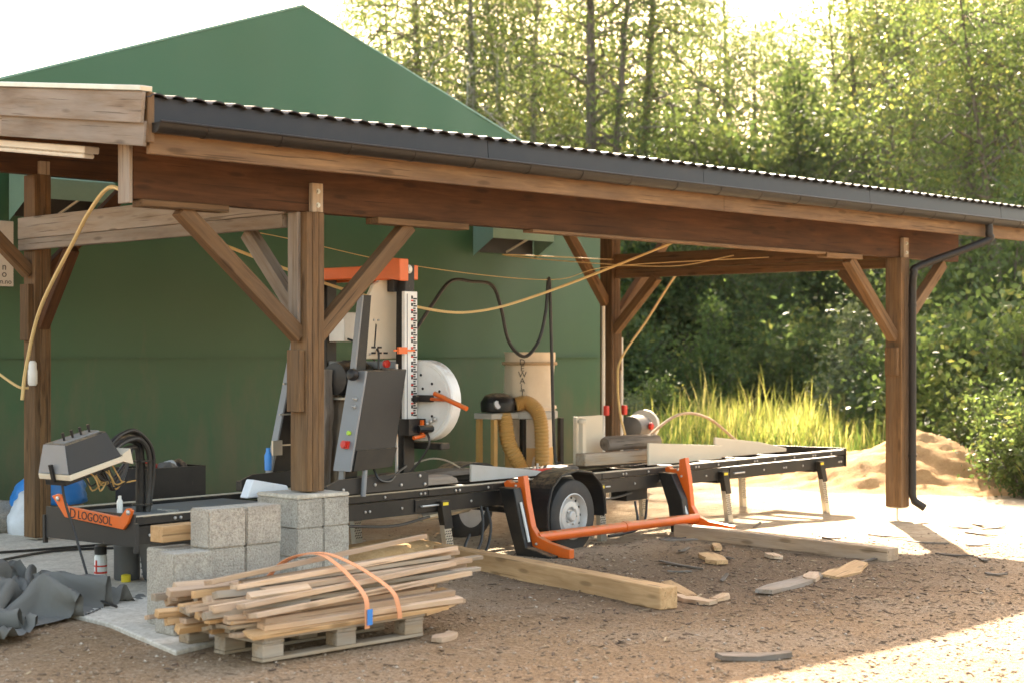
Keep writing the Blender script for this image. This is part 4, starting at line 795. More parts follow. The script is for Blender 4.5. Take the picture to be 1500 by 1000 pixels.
for li, (z, hw, cnt) in enumerate(layers):
    for k in range(cnt):
        y = -1.87 - hw + 2 * hw * (k + .5) / cnt + rs.uniform(-.015, .015); top = li >= 5
        Mx = T(-1.34 + rs.uniform(-.16, .14) + (.05 * li if top else 0), y, z + rs.uniform(-.004, .004), R(rs.uniform(-1.2, 1.2) * (1.6 if top else 1) + (1.2 if top else 0)), R(rs.uniform(-14, 14)), R(rs.uniform(-.5, .5) - (.5 * (li - 4) if top else 0)))
        single('wooden_stick', rs.choice(pool), rs.choice(['pine', 'pine', 'old_pine', 'pine', 'fresh_pine']), 'rough sawn wooden stick in the strapped bundle on the pallet', 'wooden stick', Mx, 'sticks bundled on the pallet')
for k in range(30):
    zz = SZ + .02 + .036 * (k // 5); single('wooden_stick', bmesh_board(round(rs.uniform(.4, .8), 2), .042, .05, .002), rs.choice(['pine', 'old_pine', 'fresh_pine']), 'short squared stick end at the left of the bundle on the pallet', 'wooden stick',
        T(-1.89 + rs.uniform(-.14, .08), -2.2 + (k % 5) * .14 + .02 * (k // 5) + rs.uniform(-.03, .03), zz, R(rs.uniform(-6, 6)), R(rs.uniform(-30, 30)), R(rs.uniform(-2, 2))), 'sticks bundled on the pallet')
for (z, y, x, rz, ry, lbl) in ((.475, -1.78, -1.28, 3, -4.0, 'topmost stick of the bundle, sticking up and out to the right'), (.36, -2.13, -1.33, 5, -2.2, 'pale stick slanting across the front of the bundle'), (.31, -2.22, -1.3, 3.5, -2.0, 'lower pale stick slanting along the front of the bundle'), (.43, -1.95, -1.2, 1, -2.5, 'wide flat board near the top of the bundle')):
    single('wooden_stick', bmesh_board(1.72, .028, .075, .002), 'pine', lbl, 'wooden stick', T(x, y, z, R(rz), R(-8), R(ry)), 'sticks bundled on the pallet')
def strap(pts, w):
    c = spline(pts, 6); vs = []; fs = []
    for i, p in enumerate(c):
        t = (c[min(i + 1, len(c) - 1)] - c[max(i - 1, 0)]).normalized(); s = Vector((1, .05, 0)); nrm = t.cross(s).normalized() * .002
        vs += [p - s * w / 2 - nrm, p + s * w / 2 - nrm, p + s * w / 2 + nrm, p - s * w / 2 + nrm]
    for i in range(len(c) - 1):
        for j in range(4): fs.append((i * 4 + j, i * 4 + (j + 1) % 4, (i + 1) * 4 + (j + 1) % 4, (i + 1) * 4 + j))
    fs += [(3, 2, 1, 0), tuple(range(len(c) * 4 - 4, len(c) * 4))]; return MB().add(vs, fs).mesh()
s1 = single('orange_strap', strap([(-1.5, -1.42, .2), (-1.47, -1.5, .36), (-1.42, -1.65, .47), (-1.38, -1.85, .515), (-1.37, -2.02, .47), (-1.385, -2.2, .385), (-1.39, -2.31, .3), (-1.4, -2.335, .2), (-1.4, -2.335, .13)], .035), 'strap_orange', 'left pale orange strap over the stick bundle with a blue end', 'strap')
part('blue_tab', strap([(-1.385, -2.343, .24), (-1.388, -2.345, .15)], .04), 'blue_plastic', s1)
single('orange_strap', strap([(-1.46, -1.42, .2), (-1.46, -1.5, .36), (-1.44, -1.65, .475), (-1.36, -1.85, .522), (-1.28, -2.02, .475), (-1.22, -2.2, .39), (-1.18, -2.31, .31), (-1.16, -2.335, .22), (-1.15, -2.335, .16)], .035), 'strap_orange', 'right pale orange strap over the stick bundle', 'strap')

# ------------------------------------------------------------------ timbers and offcuts on the ground
single('ground_timber', bmesh_board(2.95, .15, .15, .006), 'fresh_pine', 'long square yellow timber on the ground pointing to the front, left of the loader', 'timber', T(1.33, -1.12, gz(1.3, -1.1) + .07, math.atan2(-2.74, -.57)))
single('ground_timber', bmesh_board(2.5, .13, .15, .006), 'pine', 'square timber on the ground right of the second orange fork', 'timber', T(4.52, -.95, gz(4.5, -1) + .045, math.atan2(-1.85, -.2)))
def offcut(Ln, w, h, seed):
    r = random.Random(seed); k = 4; up_, lo_ = [], []
    for i in range(k + 1):
        t = i / k; ww = w / 2 * (1 - .35 * abs(2 * t - 1) ** 4); up_.append(((t - .5) * Ln + r.uniform(-.05, .05) * Ln, ww * r.uniform(.6, 1.15))); lo_.append(((t - .5) * Ln + r.uniform(-.02, .02) * Ln, -ww * r.uniform(.55, 1.1)))
    poly = up_ + lo_[::-1]; n = len(poly); zt = [h * r.uniform(.75, 1.15) for _ in poly]; zb = [.0 + (abs(p[0]) / Ln) ** 2 * .022 * r.uniform(.5, 1.5) for p in poly]
    vs = [(p[0], p[1], b) for p, b in zip(poly, zb)] + [(p[0] * .995, p[1] * .97, b + t) for p, b, t in zip(poly, zb, zt)]
    hk = k + 1; fs = [(i, i + 1, n - 2 - i, n - 1 - i) for i in range(k)] + [(n + i, n + n - 1 - i, n + n - 2 - i, n + i + 1) for i in range(k)] + [(i, (i + 1) % n, n + (i + 1) % n, n + i) for i in range(n)]
    return MB().add(vs, fs).mesh()
for i, (x, y, Ln, w, a, m, lb_) in enumerate(((3.29, -1.18, .6, .2, 52, 'fresh_pine', 'pale pointed slab lying between the two ground timbers'), (2.6, -2.46, 1.25, .2, 16, 'grey_wood', 'long grey bark slab in the middle of the yard'), (2.95, -2.38, .35, .16, 30, 'pine', 'pale chip leaning on the grey bark slab'),
        (3.51, -2.32, .8, .22, 15, 'fresh_pine', 'bright curved slab right of the grey bark slab'), (1.69, -2.11, .8, .15, 52, 'fresh_pine', 'bright slab just behind the end of the yellow timber'), (1.42, -2.45, .42, .13, 80, 'pine', 'pale splinter beside the end of the yellow timber'),
        (1.6, -2.55, .3, .1, 20, 'pine', 'small pale chip in front of the bright slab'), (4.05, -.62, .42, .1, 40, 'fresh_pine', 'small chip at the foot of the right orange fork'), (-.82, -2.36, .24, .12, 20, 'pine', 'small offcut at the right end of the pallet'),
        (-.03, -4.05, .42, .12, -30, 'bark_wood', 'flat grey bark strip in the foreground gravel'), (-.1, -1.55, .6, .08, 25, 'fresh_pine', 'short pale board behind the stick bundle'), (3.9, -1.35, .3, .14, 50, 'pine', 'pale slab beside the right timber'))):
    single('wood_offcut', offcut(Ln, w, .028, 50 + i), m, lb_, 'wood offcut', T(x, y, gz(x, y) + .004, R(a), R(random.uniform(-3, 5)), R(random.uniform(-2, 2))))
ro = random.Random(21)
for i in range(26):
    px2, py2 = ro.uniform(905, 1460), ro.choice([ro.uniform(760, 800), ro.uniform(790, 850)]); dd = 1.7 * 2420 / (py2 - 518); x, y = YC.x + rvec.x * (px2 - 750) / 2420 * dd + dvec.x * dd, YC.y + rvec.y * (px2 - 750) / 2420 * dd + dvec.y * dd
    single('bark_strip', offcut(ro.uniform(.18, .55), ro.uniform(.03, .08), .012, 200 + i), 'bark_wood', 'thin dark strip of bark scattered on the yard near the right timber', 'bark', T(x, y, gz(x, y) + .006, ro.uniform(0, 3.1), R(ro.uniform(-8, 8)), R(ro.uniform(-3, 3))), 'bark strips scattered on the yard')

# ------------------------------------------------------------------ grey cover, clutter on the left
def cover_mesh():
    r = np.random.default_rng(8); nx_, ny_ = 84, 70; d = .034; sq = .52                      # loose cloth settling over a heap
    gx, gy = np.meshgrid((np.arange(nx_) - nx_ / 2) * d * sq, (np.arange(ny_) - ny_ / 2) * d * sq); P = np.stack([gx, gy, .5 + .1 * np.array([[noise.noise((x * 3, y * 3, 1)) for x in gx[0]] for y in gy[:, 0]])], 2); Q = P.copy()
    S_ = [((-.1, .1, .08), .26), ((.25, .02, .0), .2), ((-.4, -.02, .06), .24), ((.08, -.2, .0), .14), ((-.25, -.22, .02), .18), ((.1, .3, .1), .14)]
    def con(A, B, L0):
        e = B - A; l = np.linalg.norm(e, axis=2, keepdims=True); c = e * (.5 * np.clip((l - L0) / (l + 1e-9), -.5, .5)) * .9; A += c; B -= c
    for step in range(170):
        V_ = (P - Q) * .93; Q = P.copy(); P = P + V_; P[:, :, 2] -= .0016
        for k in range(7):
            for o in (0, 1):
                con(P[:, o:-1:2][:, :(nx_ - o) // 2], P[:, o + 1::2][:, :(nx_ - o) // 2], d); con(P[o:-1:2][:(ny_ - o) // 2], P[o + 1::2][:(ny_ - o) // 2], d)
            con(P[:-1, :-1], P[1:, 1:], d * 1.414); con(P[1:, :-1], P[:-1, 1:], d * 1.414); con(P[:, :-2], P[:, 2:], d * 1.9); con(P[:-2], P[2:], d * 1.9)
            for c, rad in S_:
                w = P - np.array(c); l = np.linalg.norm(w, axis=2, keepdims=True); P = np.where(l < rad, np.array(c) + w / (l + 1e-9) * rad, P)
            lo = P[:, :, 2] < .012; P[:, :, 2] = np.where(lo, .012, P[:, :, 2]); P[:, :, :2] = np.where(lo[:, :, None], Q[:, :, :2] * .6 + P[:, :, :2] * .4, P[:, :, :2])
    F_ = [(j * nx_ + i, j * nx_ + i + 1, (j + 1) * nx_ + i + 1, (j + 1) * nx_ + i) for j in range(ny_ - 1) for i in range(nx_ - 1)]
    me = np_mesh(P.reshape(-1, 3), F_); me.shade_smooth(); return me
single('grey_cover', cover_mesh(), 'cover_cloth', 'crumpled grey tarpaulin cover heaped on the ground at the lower left', 'tarpaulin', T(-2.5, .5, .012, R(30)) @ Matrix.Diagonal((1.02, 1.02, 1.85, 1)))
sc_ = thing('spray_can', 'white spray can with black cap and red print on the concrete', 'spray can', (-1.02, 1.15, .036))
part('can_body', MB().lathe([(.045, 0), (.047, .01), (.047, .17), (.035, .19)], 20).mesh(0, True), 'white_paint', sc_); part('cap', MB().lathe([(.045, .19), (.046, .25), (.035, .26)], 20).mesh(0, True), 'black_plastic', sc_)
part('red_print', MB().lathe([(.0478, .05), (.0478, .065)], 20).lathe([(.0478, .1), (.0478, .112)], 20).box((-.049, -.02, .05), (-.03, -.008, .15)).mesh(0, True), 'red_plastic', sc_)
eng = thing('tool_canister', 'open dark canister with brushes and a yellow tin beside the spray can', 'canister', (-.86, 1.05, .036), R(10))
part('canister', MB().lathe([(.09, 0), (.095, .02), (.095, .23), (.1, .24), (.1, .26), (.085, .26), (.085, .1)], 20).mesh(0, True), 'grey_plastic', eng)
part('yellow_lid', MB().lathe([(.035, 0), (.035, .05), (.02, .055)], 14, T(-.1, -.1, 0)).mesh(0, True), 'yellow_plastic', eng); part('brush', MB().box((-.02, -.01, .2), (.02, .01, .3)).tube([(0, 0, .28), (.03, .02, .34)], .01, 8), 'cardboard', eng)
ct = thing('grey_container', 'dark grey ribbed plastic container under the left end of the bed', 'container', (-.63, .82, .036), R(5.8))
part('tub', MB().add([(-.17, -.12, 0), (.17, -.12, 0), (.17, .12, 0), (-.17, .12, 0), (-.2, -.15, .32), (.2, -.15, .32), (.2, .15, .32), (-.2, .15, .32)], [(0, 1, 2, 3), (4, 5, 6, 7), (0, 1, 5, 4), (1, 2, 6, 5), (2, 3, 7, 6), (3, 0, 4, 7)]).mesh(.015), 'grey_plastic', ct)
for k in range(6): part('rib', MB().box((-.172 - .005 * k, -.126 - .005 * k, .04 + k * .045), (.172 + .005 * k, .126 + .005 * k, .05 + k * .045)), 'grey_plastic', ct)
rope('floor_cable', [(-.75, .3, .45), (-.76, .25, .3), (-.7, .3, .12), (-.6, .15, .045), (-.4, .1, .045), (-.2, .3, .045)], .009, 'hose_black', 'black cable looping from the bed end onto the concrete', 'cable')
rope('floor_cable', [(-2.1, 2.2, .05), (-1.3, 2.5, .05), (-.4, 2.9, .05), (.3, 2.6, .05), (.9, 2.3, .05)], .012, 'hose_black', 'black cable running across the concrete past the left rear post', 'cable')
rope('floor_cable', [(-1.4, 3.3, .05), (-.6, 3.1, .05), (.2, 3.0, .05), (1.2, 2.7, .05)], .012, 'hose_black', 'second black cable lying behind the left rear post', 'cable')
def sack(seed, sx, sy, sz):
    bm = bmesh.new(); bmesh.ops.create_icosphere(bm, subdivisions=4, radius=1)
    for v in bm.verts:
        d = v.co.normalized(); q = d * 1.6 + Vector((seed, 0, 0)); k = 1 + .18 * noise.noise(q) + .1 * (1 - 2 * abs(noise.noise(q * 2.5))); v.co = Vector((d.x * sx, d.y * sy, max(-.45, d.z) * sz)) * k
    zmin = min(v.co.z for v in bm.verts)
    for v in bm.verts: v.co.z -= zmin
    me = bpy.data.meshes.new('mesh'); bm.to_mesh(me); bm.free(); me.shade_smooth(); return me
single('plastic_sack', sack(1, .22, .22, .36), 'blue_plastic', 'blue plastic sack behind the left rear post', 'sack', T(.45, 4.75, 0)); single('plastic_sack', sack(2, .24, .2, .3), 'bag_white', 'crumpled white plastic sack in front of the blue sack', 'sack', T(.28, 4.42, .0))
single('plastic_sack', sack(3, .28, .22, .2), 'blue_plastic', 'small blue bag on top of the cardboard box', 'sack', T(.42, 4.3, .3))
single('cardboard_box', MB().box((-.2, -.15, 0), (.2, .15, .3)).mesh(.006), 'cardboard', 'pale cardboard box under the small blue bag', 'box', T(.42, 4.3, 0, R(12)))
single('cardboard_box', MB().box((-.12, -.1, 0), (.12, .1, .1)).mesh(.006), 'cardboard', 'small cardboard box on the blue sack', 'box', T(.55, 4.75, .52, R(30)))
cr = thing('black_crate', 'black plastic crate with scrap behind the end of the bed', 'crate', (1.1, 3.6, .036), R(4))
part('crate_body', MB().box((-.35, -.22, 0), (.35, .22, .02)).box((-.35, -.22, .02), (.35, -.2, .62)).box((-.35, .2, .02), (.35, .22, .62)).box((-.35, -.2, .02), (-.33, .2, .62)).box((.33, -.2, .02), (.35, .2, .62)), 'black_plastic', cr)
for k in range(5): part('scrap', sack(30 + k, .1, .09, .09), ('black_plastic', 'red_plastic', 'grey_plastic', 'bag_white', 'black_plastic')[k], cr, T(-.22 + k * .11, random.uniform(-.1, .1), .52))
single('rubble_heap', sack(9, .9, .35, .2), 'block_concrete', 'low heap of grey rubble along the green wall at the left', 'rubble', T(.1, 5.0, 0, R(5)))
single('lean_pole', MB().tube([(0, 0, 0), (.5, .35, .95)], .022, 8).mesh(0, True), 'old_pine', 'thin pole leaning on the rear mast of the saw head', 'pole', T(.75, 1.55, .45))

single('sawdust_mound', sack(77, .75, .38, .16), 'heap_sand', 'low brown sawdust mound under the sawmill bed behind the block pillar', 'sawdust', T(1.15, .55, -.06, R(10)))
# ------------------------------------------------------------------ sand heap
def sand_heap():
    n = 90; vs = []
    for j in range(n + 1):
        for i in range(n + 1):
            a, b = (i / n * 2 - 1) * 3.3, (j / n * 2 - 1) * 3.6
            h = .66 * math.exp(-((a - .35) / 1.15) ** 2 - ((b + .2) / 1.3) ** 2) + .3 * math.exp(-((a + 1.5) / .8) ** 2 - ((b - .2) / 1.2) ** 2) + .2 * math.exp(-((a + .6) / .7) ** 2 - ((b + 1.3) / .6) ** 2)
            h *= 1 + .2 * noise.noise((a * 1.3, b * 1.3, 0)); h += (.08 * noise.noise((a * 3.1, b * 3.1, 2)) + .04 * noise.noise((a * 8, b * 8, 5)) + .09 * max(0, noise.noise((a * 1.8, b * 5, 7)))) * min(1, h * 6)
            x, y = yd(5.35 + a, 23.2 + b); vs.append((x, y, gz(x, y) - .03 + h))
    fs = [(j * (n + 1) + i, j * (n + 1) + i + 1, (j + 1) * (n + 1) + i + 1, (j + 1) * (n + 1) + i) for j in range(n) for i in range(n)]
    fs = [f for f in fs if max(vs[i][2] - gz(vs[i][0], vs[i][1]) for i in f) > -.012]
    return MB().add(vs, fs).mesh(0, True)
single('sand_heap', sand_heap(), 'heap_sand', 'heap of sunlit orange sand behind the right front post', 'sand heap')

# ------------------------------------------------------------------ trees, shrubs, grass
def leaves_np(C, size, r, tone, flat=0.0):
    n = len(C); nv = r.normal(size=(n, 3)); nv[:, 2] += flat; nv /= np.linalg.norm(nv, axis=1)[:, None]
    t = np.cross(nv, r.normal(size=(n, 3))); t /= np.linalg.norm(t, axis=1)[:, None] + 1e-9; b = np.cross(nv, t)
    s = size * r.uniform(.6, 1.3, n)[:, None]
    V = np.stack([C - t * s, C - b * s * .55 + nv * s * .1, C + t * s, C + b * s * .55 + nv * s * .1], 1).reshape(-1, 3)
    return np_mesh(V, np.arange(n * 4).reshape(-1, 4), np.repeat(np.clip(tone, 0, 1), 4))
def tree_meshes(seed, h, rc, base, nbr, per, size, tr, droop, stems=1, lean=.04):
    r = np.random.default_rng(seed); b = MB(); pts = []; tones = []
    for s in range(stems):
        la = r.uniform(0, 6.28); ln = lean * (1 if s == 0 else 3.0); hh = h * (1 if s == 0 else r.uniform(.75, .95)); off = np.array([math.cos(la), math.sin(la)]) * (.0 if s == 0 else .25)
        def tp(t): w = .25 * math.sin(t * 5 + seed + s); return Vector((off[0] + math.cos(la) * ln * hh * t + w * .5 * t, off[1] + math.sin(la) * ln * hh * t + w * .4 * t, hh * t))
        k = 9; r0 = tr * (1 if s == 0 else .75); b.tube([tp(i / k) + Vector((0, 0, -.3 if i == 0 else 0)) for i in range(k + 1)], [r0 * (1.25 if i == 0 else (1 - .92 * i / k)) for i in range(k + 1)], 7)
        for i in range(nbr // stems):
            t = base + (1 - base) * ((i + r.uniform(0, 1)) / (nbr // stems)) ** .9; t = min(.985, t); az = r.uniform(0, 6.28); prof = math.sin(math.pi * min(1, max(.06, (t - base) / (1 - base) * .72 + .2))) ** .6
            ln_ = rc * prof * r.uniform(.55, 1.15); p0 = tp(t); up = r.uniform(.25, .8) * (1 if droop < .5 else .8)
            P = [p0]
            for q in range(1, 5):
                f = q / 4; P.append(p0 + Vector((math.cos(az) * ln_ * f, math.sin(az) * ln_ * f, ln_ * (up * f - (droop + .25) * f * f))) + Vector(r.normal(size=3) * .06 * ln_))
            b.tube(P, [max(.008, tr * .32 * (1 - t) + .012) * (1 - .2 * q) for q in range(5)], 4)
            ct = r.normal() * .17 + .4; m = int(per * r.uniform(.6, 1.3))
            f = r.uniform(.3, 1.05, m); idx = np.minimum((f * 4).astype(int), 3); fr = np.minimum(f * 4 - idx, 1.2)
            PP = np.array([list(x) for x in P]); c = PP[idx] * (1 - fr)[:, None] + PP[idx + 1] * fr[:, None]
            sp = .16 + .17 * rc / 3 * r.uniform(.5, 1.4); g = r.normal(size=(m, 3)) * np.array([sp, sp, sp * .8])
            hang = np.abs(r.normal(size=m)) * droop * 1.1; c = c + g; c[:, 2] -= hang; pts.append(c); tones.append(ct + r.normal(size=m) * .18)
    C = np.concatenate(pts); keep = C[:, 2] > .3
    return b.mesh(0, True), leaves_np(C[keep], size, r, np.concatenate(tones)[keep])
TV = [tree_meshes(1, 15, 3.2, .16, 110, 205, .055, .18, .8), tree_meshes(2, 14, 3.4, .12, 110, 200, .055, .17, .75, 2), tree_meshes(3, 16, 4.0, .22, 100, 210, .06, .22, .35, 2, .03),
      tree_meshes(4, 11, 3.6, .06, 125, 215, .058, .15, .3, 4, .05), tree_meshes(5, 13, 2.9, .12, 95, 195, .055, .17, .85, 1, .05), tree_meshes(6, 12, 3.4, .08, 120, 210, .058, .15, .4, 3, .05)]
def tree(a, b, v, s, leafm, barkm, label, name='birch_tree', group='trees in the wood behind the yard'):
    x, y = yd(a, b); t = thing(name, label, 'tree', (x, y, gz(x, y) - .05), random.uniform(0, 6.28), group); t.scale = (s * random.uniform(.9, 1.1), s * random.uniform(.9, 1.1), s)
    part('trunk', TV[v][0], barkm, t); part('crown', TV[v][1], leafm, t)
def px_(px, b): return (px - 750) / 2420 * b
near = [(622, 47, 0, .95, 'birch_leaf', 'tree_bark', 'drooping birch just right of the green hall ridge'), (702, 45, 4, 1.0, 'birch_leaf', 'birch_bark', 'slender birch above the end of the hall roof slope'), (775, 46, 1, .95, 'birch_leaf', 'birch_bark', 'twin-stemmed birch left of the dark forked trunk'),
        (866, 43, 2, .98, 'birch_leaf', 'tree_bark', 'tree with thick dark forked trunk rising above the roof middle'), (940, 47, 0, .95, 'birch_leaf', 'tree_bark', 'birch with straight dark trunk right of the forked tree'), (1012, 58, 4, .78, 'birch_leaf', 'tree_bark', 'thin yellowing birch above the centre right of the roof'),
        (1110, 60, 1, .72, 'birch_leaf', 'tree_bark', 'airy birch with bare upper stems beside the sky gap'), (1262, 50, 3, 1.0, 'birch_leaf', 'tree_bark', 'broad bright yellow-green tree right of the sky gap'), (1350, 43, 5, .95, 'birch_leaf', 'tree_bark', 'leafy tree behind the downpipe end of the roof'),
        (1430, 35, 3, .9, 'birch_leaf', 'tree_bark', 'many-stemmed tree with leaning trunks at the right edge'), (1510, 33, 5, .95, 'dark_leaf', 'tree_bark', 'darker leafy tree cut by the right picture edge'), (1200, 58, 5, .7, 'dark_leaf', 'tree_bark', 'dark green tree under the sky gap')]
for px, b, v, s, lm, bk, lbl in near: tree(px_(px, b), b, v, s, lm, bk, lbl, 'birch_tree' if 'birch' in lbl else 'leafy_tree')
rt = random.Random(3)
ORD = ['leftmost', 'second from left', 'third from left', 'fourth from left', 'fifth from left', 'sixth from left', 'seventh from left', 'eighth from left', 'ninth from left', 'tenth from left', 'eleventh from left', 'twelfth from left', 'thirteenth from left', 'fourteenth from left', 'fifteenth from left', 'sixteenth from left', 'seventeenth from left', 'rightmost']
for i, px in enumerate(range(590, 1560, 95)):
    b = rt.uniform(58, 64); s = rt.uniform(.85, 1.02) * (.8 if 960 < px < 1260 else 1); tree(px_(px + rt.uniform(-18, 18), b), b, rt.choice([0, 1, 2, 4]), s, rt.choice(['birch_leaf', 'birch_leaf', 'dark_leaf']), rt.choice(['tree_bark', 'birch_bark']), 'slender tree of the second row in the wood, ' + ORD[i])
for i, px in enumerate(range(560, 1580, 72)):
    b = rt.uniform(72, 82); tree(px_(px + rt.uniform(-18, 18), b), b, rt.choice([0, 1, 2, 4, 5]), rt.uniform(1.05, 1.2), 'dark_leaf', 'tree_bark', 'faint tree of the furthest row in the wood, ' + ORD[i])
def bush_meshes(seed, n, size, rad, h):
    r = np.random.default_rng(seed); b = MB(); pts = []; tn = []
    for i in range(34):
        az = r.uniform(0, 6.28); el = r.uniform(.25, 1.5); ln = r.uniform(.55, 1.05); e = Vector((math.cos(az) * math.cos(el) * rad * ln, math.sin(az) * math.cos(el) * rad * ln, math.sin(el) * h * ln + .1)); m_ = e * .5 + Vector((0, 0, .18 * h)) + Vector(r.normal(size=3) * .08)
        b.tube([Vector((r.normal() * .08, r.normal() * .08, -.15)), m_, e], [.02, .013, .005], 4); k = n // 34; f = r.uniform(.2, 1.08, k)[:, None]
        c = ((1 - f) ** 2) * 0 + 2 * f * (1 - f) * np.array(m_) + f * f * np.array(e) + r.normal(size=(k, 3)) * .16 * rad; pts.append(c); tn.append(.4 + r.normal() * .17 + r.normal(size=k) * .16)
    C = np.concatenate(pts); C[:, 2] = np.abs(C[:, 2]) + .03; return b.mesh(), leaves_np(C, size, r, np.concatenate(tn), .3)
BV = [bush_meshes(20 + k, nl, sz, rd, hh) for k, (nl, sz, rd, hh) in enumerate(((6500, .06, 1.3, 2.3), (6000, .07, 1.5, 2.0), (5500, .055, 1.1, 2.9), (5000, .075, 1.4, 2.6), (4500, .05, 1.0, 1.5)))]
def bush(a, b, v, s, lm, lbl, grp):
    x, y = yd(a, b); t = thing('shrub', lbl, 'shrub', (x, y, gz(x, y) - .05), random.uniform(0, 6.28), grp); t.scale = (s, s, s * random.uniform(.85, 1.15)); part('stems', BV[v][0], 'tree_bark', t); part('foliage', BV[v][1], lm, t)
for i in range(17):
    px = 868 + i * 38; b = rt.uniform(36.5, 39); bush(px_(px, b) + rt.uniform(-.4, .4), b, rt.randrange(5), rt.uniform(.75, 1.15), rt.choice(['bush_leaf', 'dark_leaf', 'bush_leaf']), 'shrub of the dense green front row below the bank, ' + ORD[i], 'shrubs at the foot of the bank')
for i in range(18):
    px = 850 + i * 40; b = rt.uniform(41, 44); bush(px_(px, b) + rt.uniform(-.5, .5), b, rt.randrange(4), rt.uniform(1.1, 1.6), rt.choice(['dark_leaf', 'dark_leaf', 'bush_leaf']), 'tall dark shrub of the row halfway up the bank, ' + ORD[i], 'shrubs halfway up the bank')
for i in range(17):
    px = 840 + i * 44; b = rt.uniform(47, 51); bush(px_(px, b) + rt.uniform(-.5, .5), b, rt.randrange(4), rt.uniform(1.5, 2.0), 'dark_leaf', 'large dark shrub of the row on top of the bank, ' + ORD[i], 'shrubs on top of the bank')
for px, b, v, s, lm, lbl in ((1262, 33, 2, 1.0, 'grey_leaf', 'pale silvery shrub behind the tall yellow grass'), (1225, 35, 2, .8, 'bush_leaf', 'bright yellow-green shrub above the silvery shrub'), (1385, 29, 3, 1.1, 'dark_leaf', 'broad dark shrub behind the sand heap'), (1440, 27, 1, 1.15, 'dark_leaf', 'dark shrub right of the downpipe behind the sand'),
        (1330, 31, 0, 1.1, 'dark_leaf', 'dark shrub directly behind the right front post'), (1500, 25, 0, 1.05, 'dark_leaf', 'green shrub above the sand at the right edge'), (1480, 21.8, 4, .75, 'dark_leaf', 'low leafy plant spilling over the right end of the sand heap'), (1515, 20.5, 4, .8, 'dark_leaf', 'low leafy plant at the right picture edge'),
        (1450, 24, 4, .8, 'dark_leaf', 'low dark plant behind the right end of the sand heap'), (1495, 30, 2, 1.3, 'dark_leaf', 'tall dark shrub at the right edge of the bank'), (1410, 33, 2, 1.4, 'dark_leaf', 'tall dark shrub behind the broad dark one'), (960, 33, 4, .75, 'bush_leaf', 'small shrub left of the tall yellow grass'), (925, 32, 4, .6, 'grey_leaf', 'small pale weed behind the bench grinder')):
    bush(px_(px, b), b, v, s, lm, lbl, 'shrubs around the yard')
def blades(n, area, hmin, hmax, w, seed):
    r = np.random.default_rng(seed); V = []; F = []; tn = []
    for i in range(n):
        a, b = area(r); x, y = yd(a, b); z = gz(x, y) - .02; nn = noise.noise((x * .9, y * .9, 1)); h = (hmin + (hmax - hmin) * r.uniform(0, 1) ** 1.4) * (.55 + .9 * max(0, nn + .45))
        if nn < -.18 and r.uniform() < .6: continue
        h = max(.1, h); az = r.uniform(0, 6.28); be = r.uniform(.1, .55) * h; dx, dy = math.cos(az) * be, math.sin(az) * be; px2, py2 = -math.sin(az) * w, math.cos(az) * w; o = len(V); ww = r.uniform(.6, 1.4)
        for f, k in ((0, 1), (.45, .9), (.8, .6), (1, .08)): V += [(x + dx * f * f - px2 * k * ww, y + dy * f * f - py2 * k * ww, z + h * (f - .18 * f * f * (be / h))), (x + dx * f * f + px2 * k * ww, y + dy * f * f + py2 * k * ww, z + h * (f - .18 * f * f * (be / h)))]
        for q in range(3): F.append((o + q * 2, o + q * 2 + 1, o + q * 2 + 3, o + q * 2 + 2))
        tn += [r.beta(2, 2)] * 8
    return np_mesh(V, F, tn)
def g_area(r):
    px = r.normal(1140, 100); b = r.uniform(27, 34); return px_(px, b), b
struct('tall_grass', blades(6000, g_area, .2, .85, .01, 1), 'grass_leaf', 'stuff')
def g2(r): px = r.uniform(880, 1420); b = r.uniform(26.5, 36.5) if px < 1330 else r.uniform(27, 32); return px_(px, b), b
struct('meadow_grass', blades(6000, g2, .25, .7, .011, 2), 'herb_leaf', 'stuff')
def g4(r): px = r.normal(1130, 110); b = r.uniform(27, 33); return px_(px, b), b
struct('grass_seed_heads', blades(220, g4, .8, 1.25, .005, 6), 'grass_leaf', 'stuff')
def g3(r): b = r.uniform(19.5, 27); return 6.25 + (b - 20) * .13 + abs(r.normal()) * 1.1, b
struct('bank_grass', blades(5500, g3, .2, .8, .01, 3), 'herb_leaf', 'stuff')

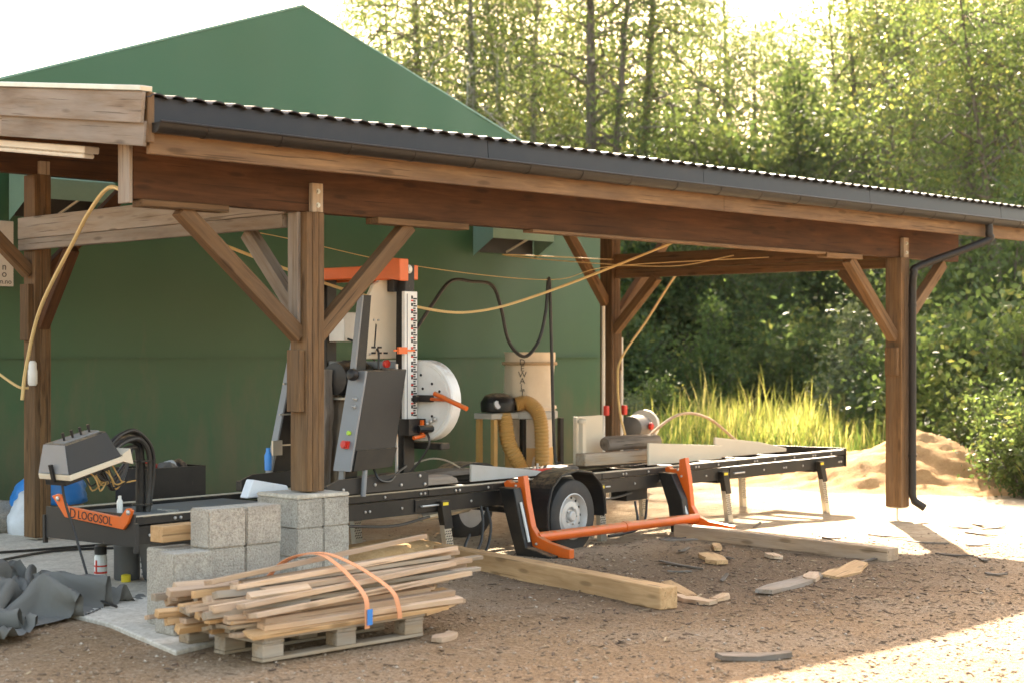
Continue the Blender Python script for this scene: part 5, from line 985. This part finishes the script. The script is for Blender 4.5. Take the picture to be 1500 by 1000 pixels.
# ------------------------------------------------------------------ gravel and bark litter
def scatter(n, area, smin, smax, flat, seed, kind):
    r = np.random.default_rng(seed); base = np.array([(1, 0, 0), (0, 1, 0), (-1, 0, 0), (0, -1, 0), (0, 0, 1), (0, 0, -.6)], float) if kind == 's' else np.array([(-1, -.3, 0), (1, -.35, .05), (.9, .3, 0), (-.85, .35, .1), (-.7, -.2, .35), (.75, -.2, .4), (.6, .2, .35), (-.6, .25, .45)], float)
    Fb = [(0, 1, 4), (1, 2, 4), (2, 3, 4), (3, 0, 4), (1, 0, 5), (2, 1, 5), (3, 2, 5), (0, 3, 5)] if kind == 's' else [(0, 3, 2, 1), (4, 5, 6, 7), (0, 1, 5, 4), (1, 2, 6, 5), (2, 3, 7, 6), (3, 0, 4, 7)]
    V = []; F = []; tn = []
    for i in range(n):
        a, b = area(r); x, y = yd(a, b)
        if -2.2 < x < .7 and -1.4 < y < 4.5: continue
        s = smin * (smax / smin) ** (r.uniform(0, 1) ** 2.6); az = r.uniform(0, 6.28); c, sn = math.cos(az), math.sin(az); k = r.uniform(.7, 1.3, base.shape) * base * s * np.array([1, .8, flat]); z = gz(x, y); o = len(V)
        tx, ty = r.normal(size=2) * (.2 if kind == 'c' else .1)
        for q in k: V.append((x + q[0] * c - q[1] * sn, y + q[0] * sn + q[1] * c, z + q[2] + tx * q[0] + ty * q[1] + s * flat * .25))
        F += [tuple(o + j for j in f) for f in Fb]; tn += [r.uniform(0, 1)] * len(base)
    return np_mesh(V, F, tn)
def s_area(r): b = 8.2 + 8 * r.uniform(0, 1) ** 1.7; return r.uniform(-.34, .36) * b, b
def c_area(r):
    if r.uniform() < .55: b = min(15, r.normal(12.2, 1.4)); return r.normal(2.2, 1.3), b
    b = r.uniform(8.3, 14.2); return r.uniform(-.34, .3) * b, b
struct('gravel', scatter(16000, s_area, .004, .02, .5, 4, 's'), 'stone', 'stuff')
struct('bark_litter', scatter(14000, c_area, .005, .034, .4, 5, 'c'), 'chips', 'stuff')

# ------------------------------------------------------------------ thin haze volume over the whole site, added to lighten the trees
hm = bpy.data.materials.new('haze'); hm.use_nodes = True; hn = hm.node_tree; hn.nodes.remove(hn.nodes['Principled BSDF'])
pv = hn.nodes.new('ShaderNodeVolumePrincipled'); pv.inputs['Color'].default_value = (1, .97, .9, 1); pv.inputs['Density'].default_value = .00005; pv.inputs['Anisotropy'].default_value = .35
hn.links.new(pv.outputs[0], hn.nodes['Material Output'].inputs['Volume']); MATS['haze'] = hm
struct('haze', MB().box((-300, -300, -4), (300, 300, 26)), 'haze', 'stuff')
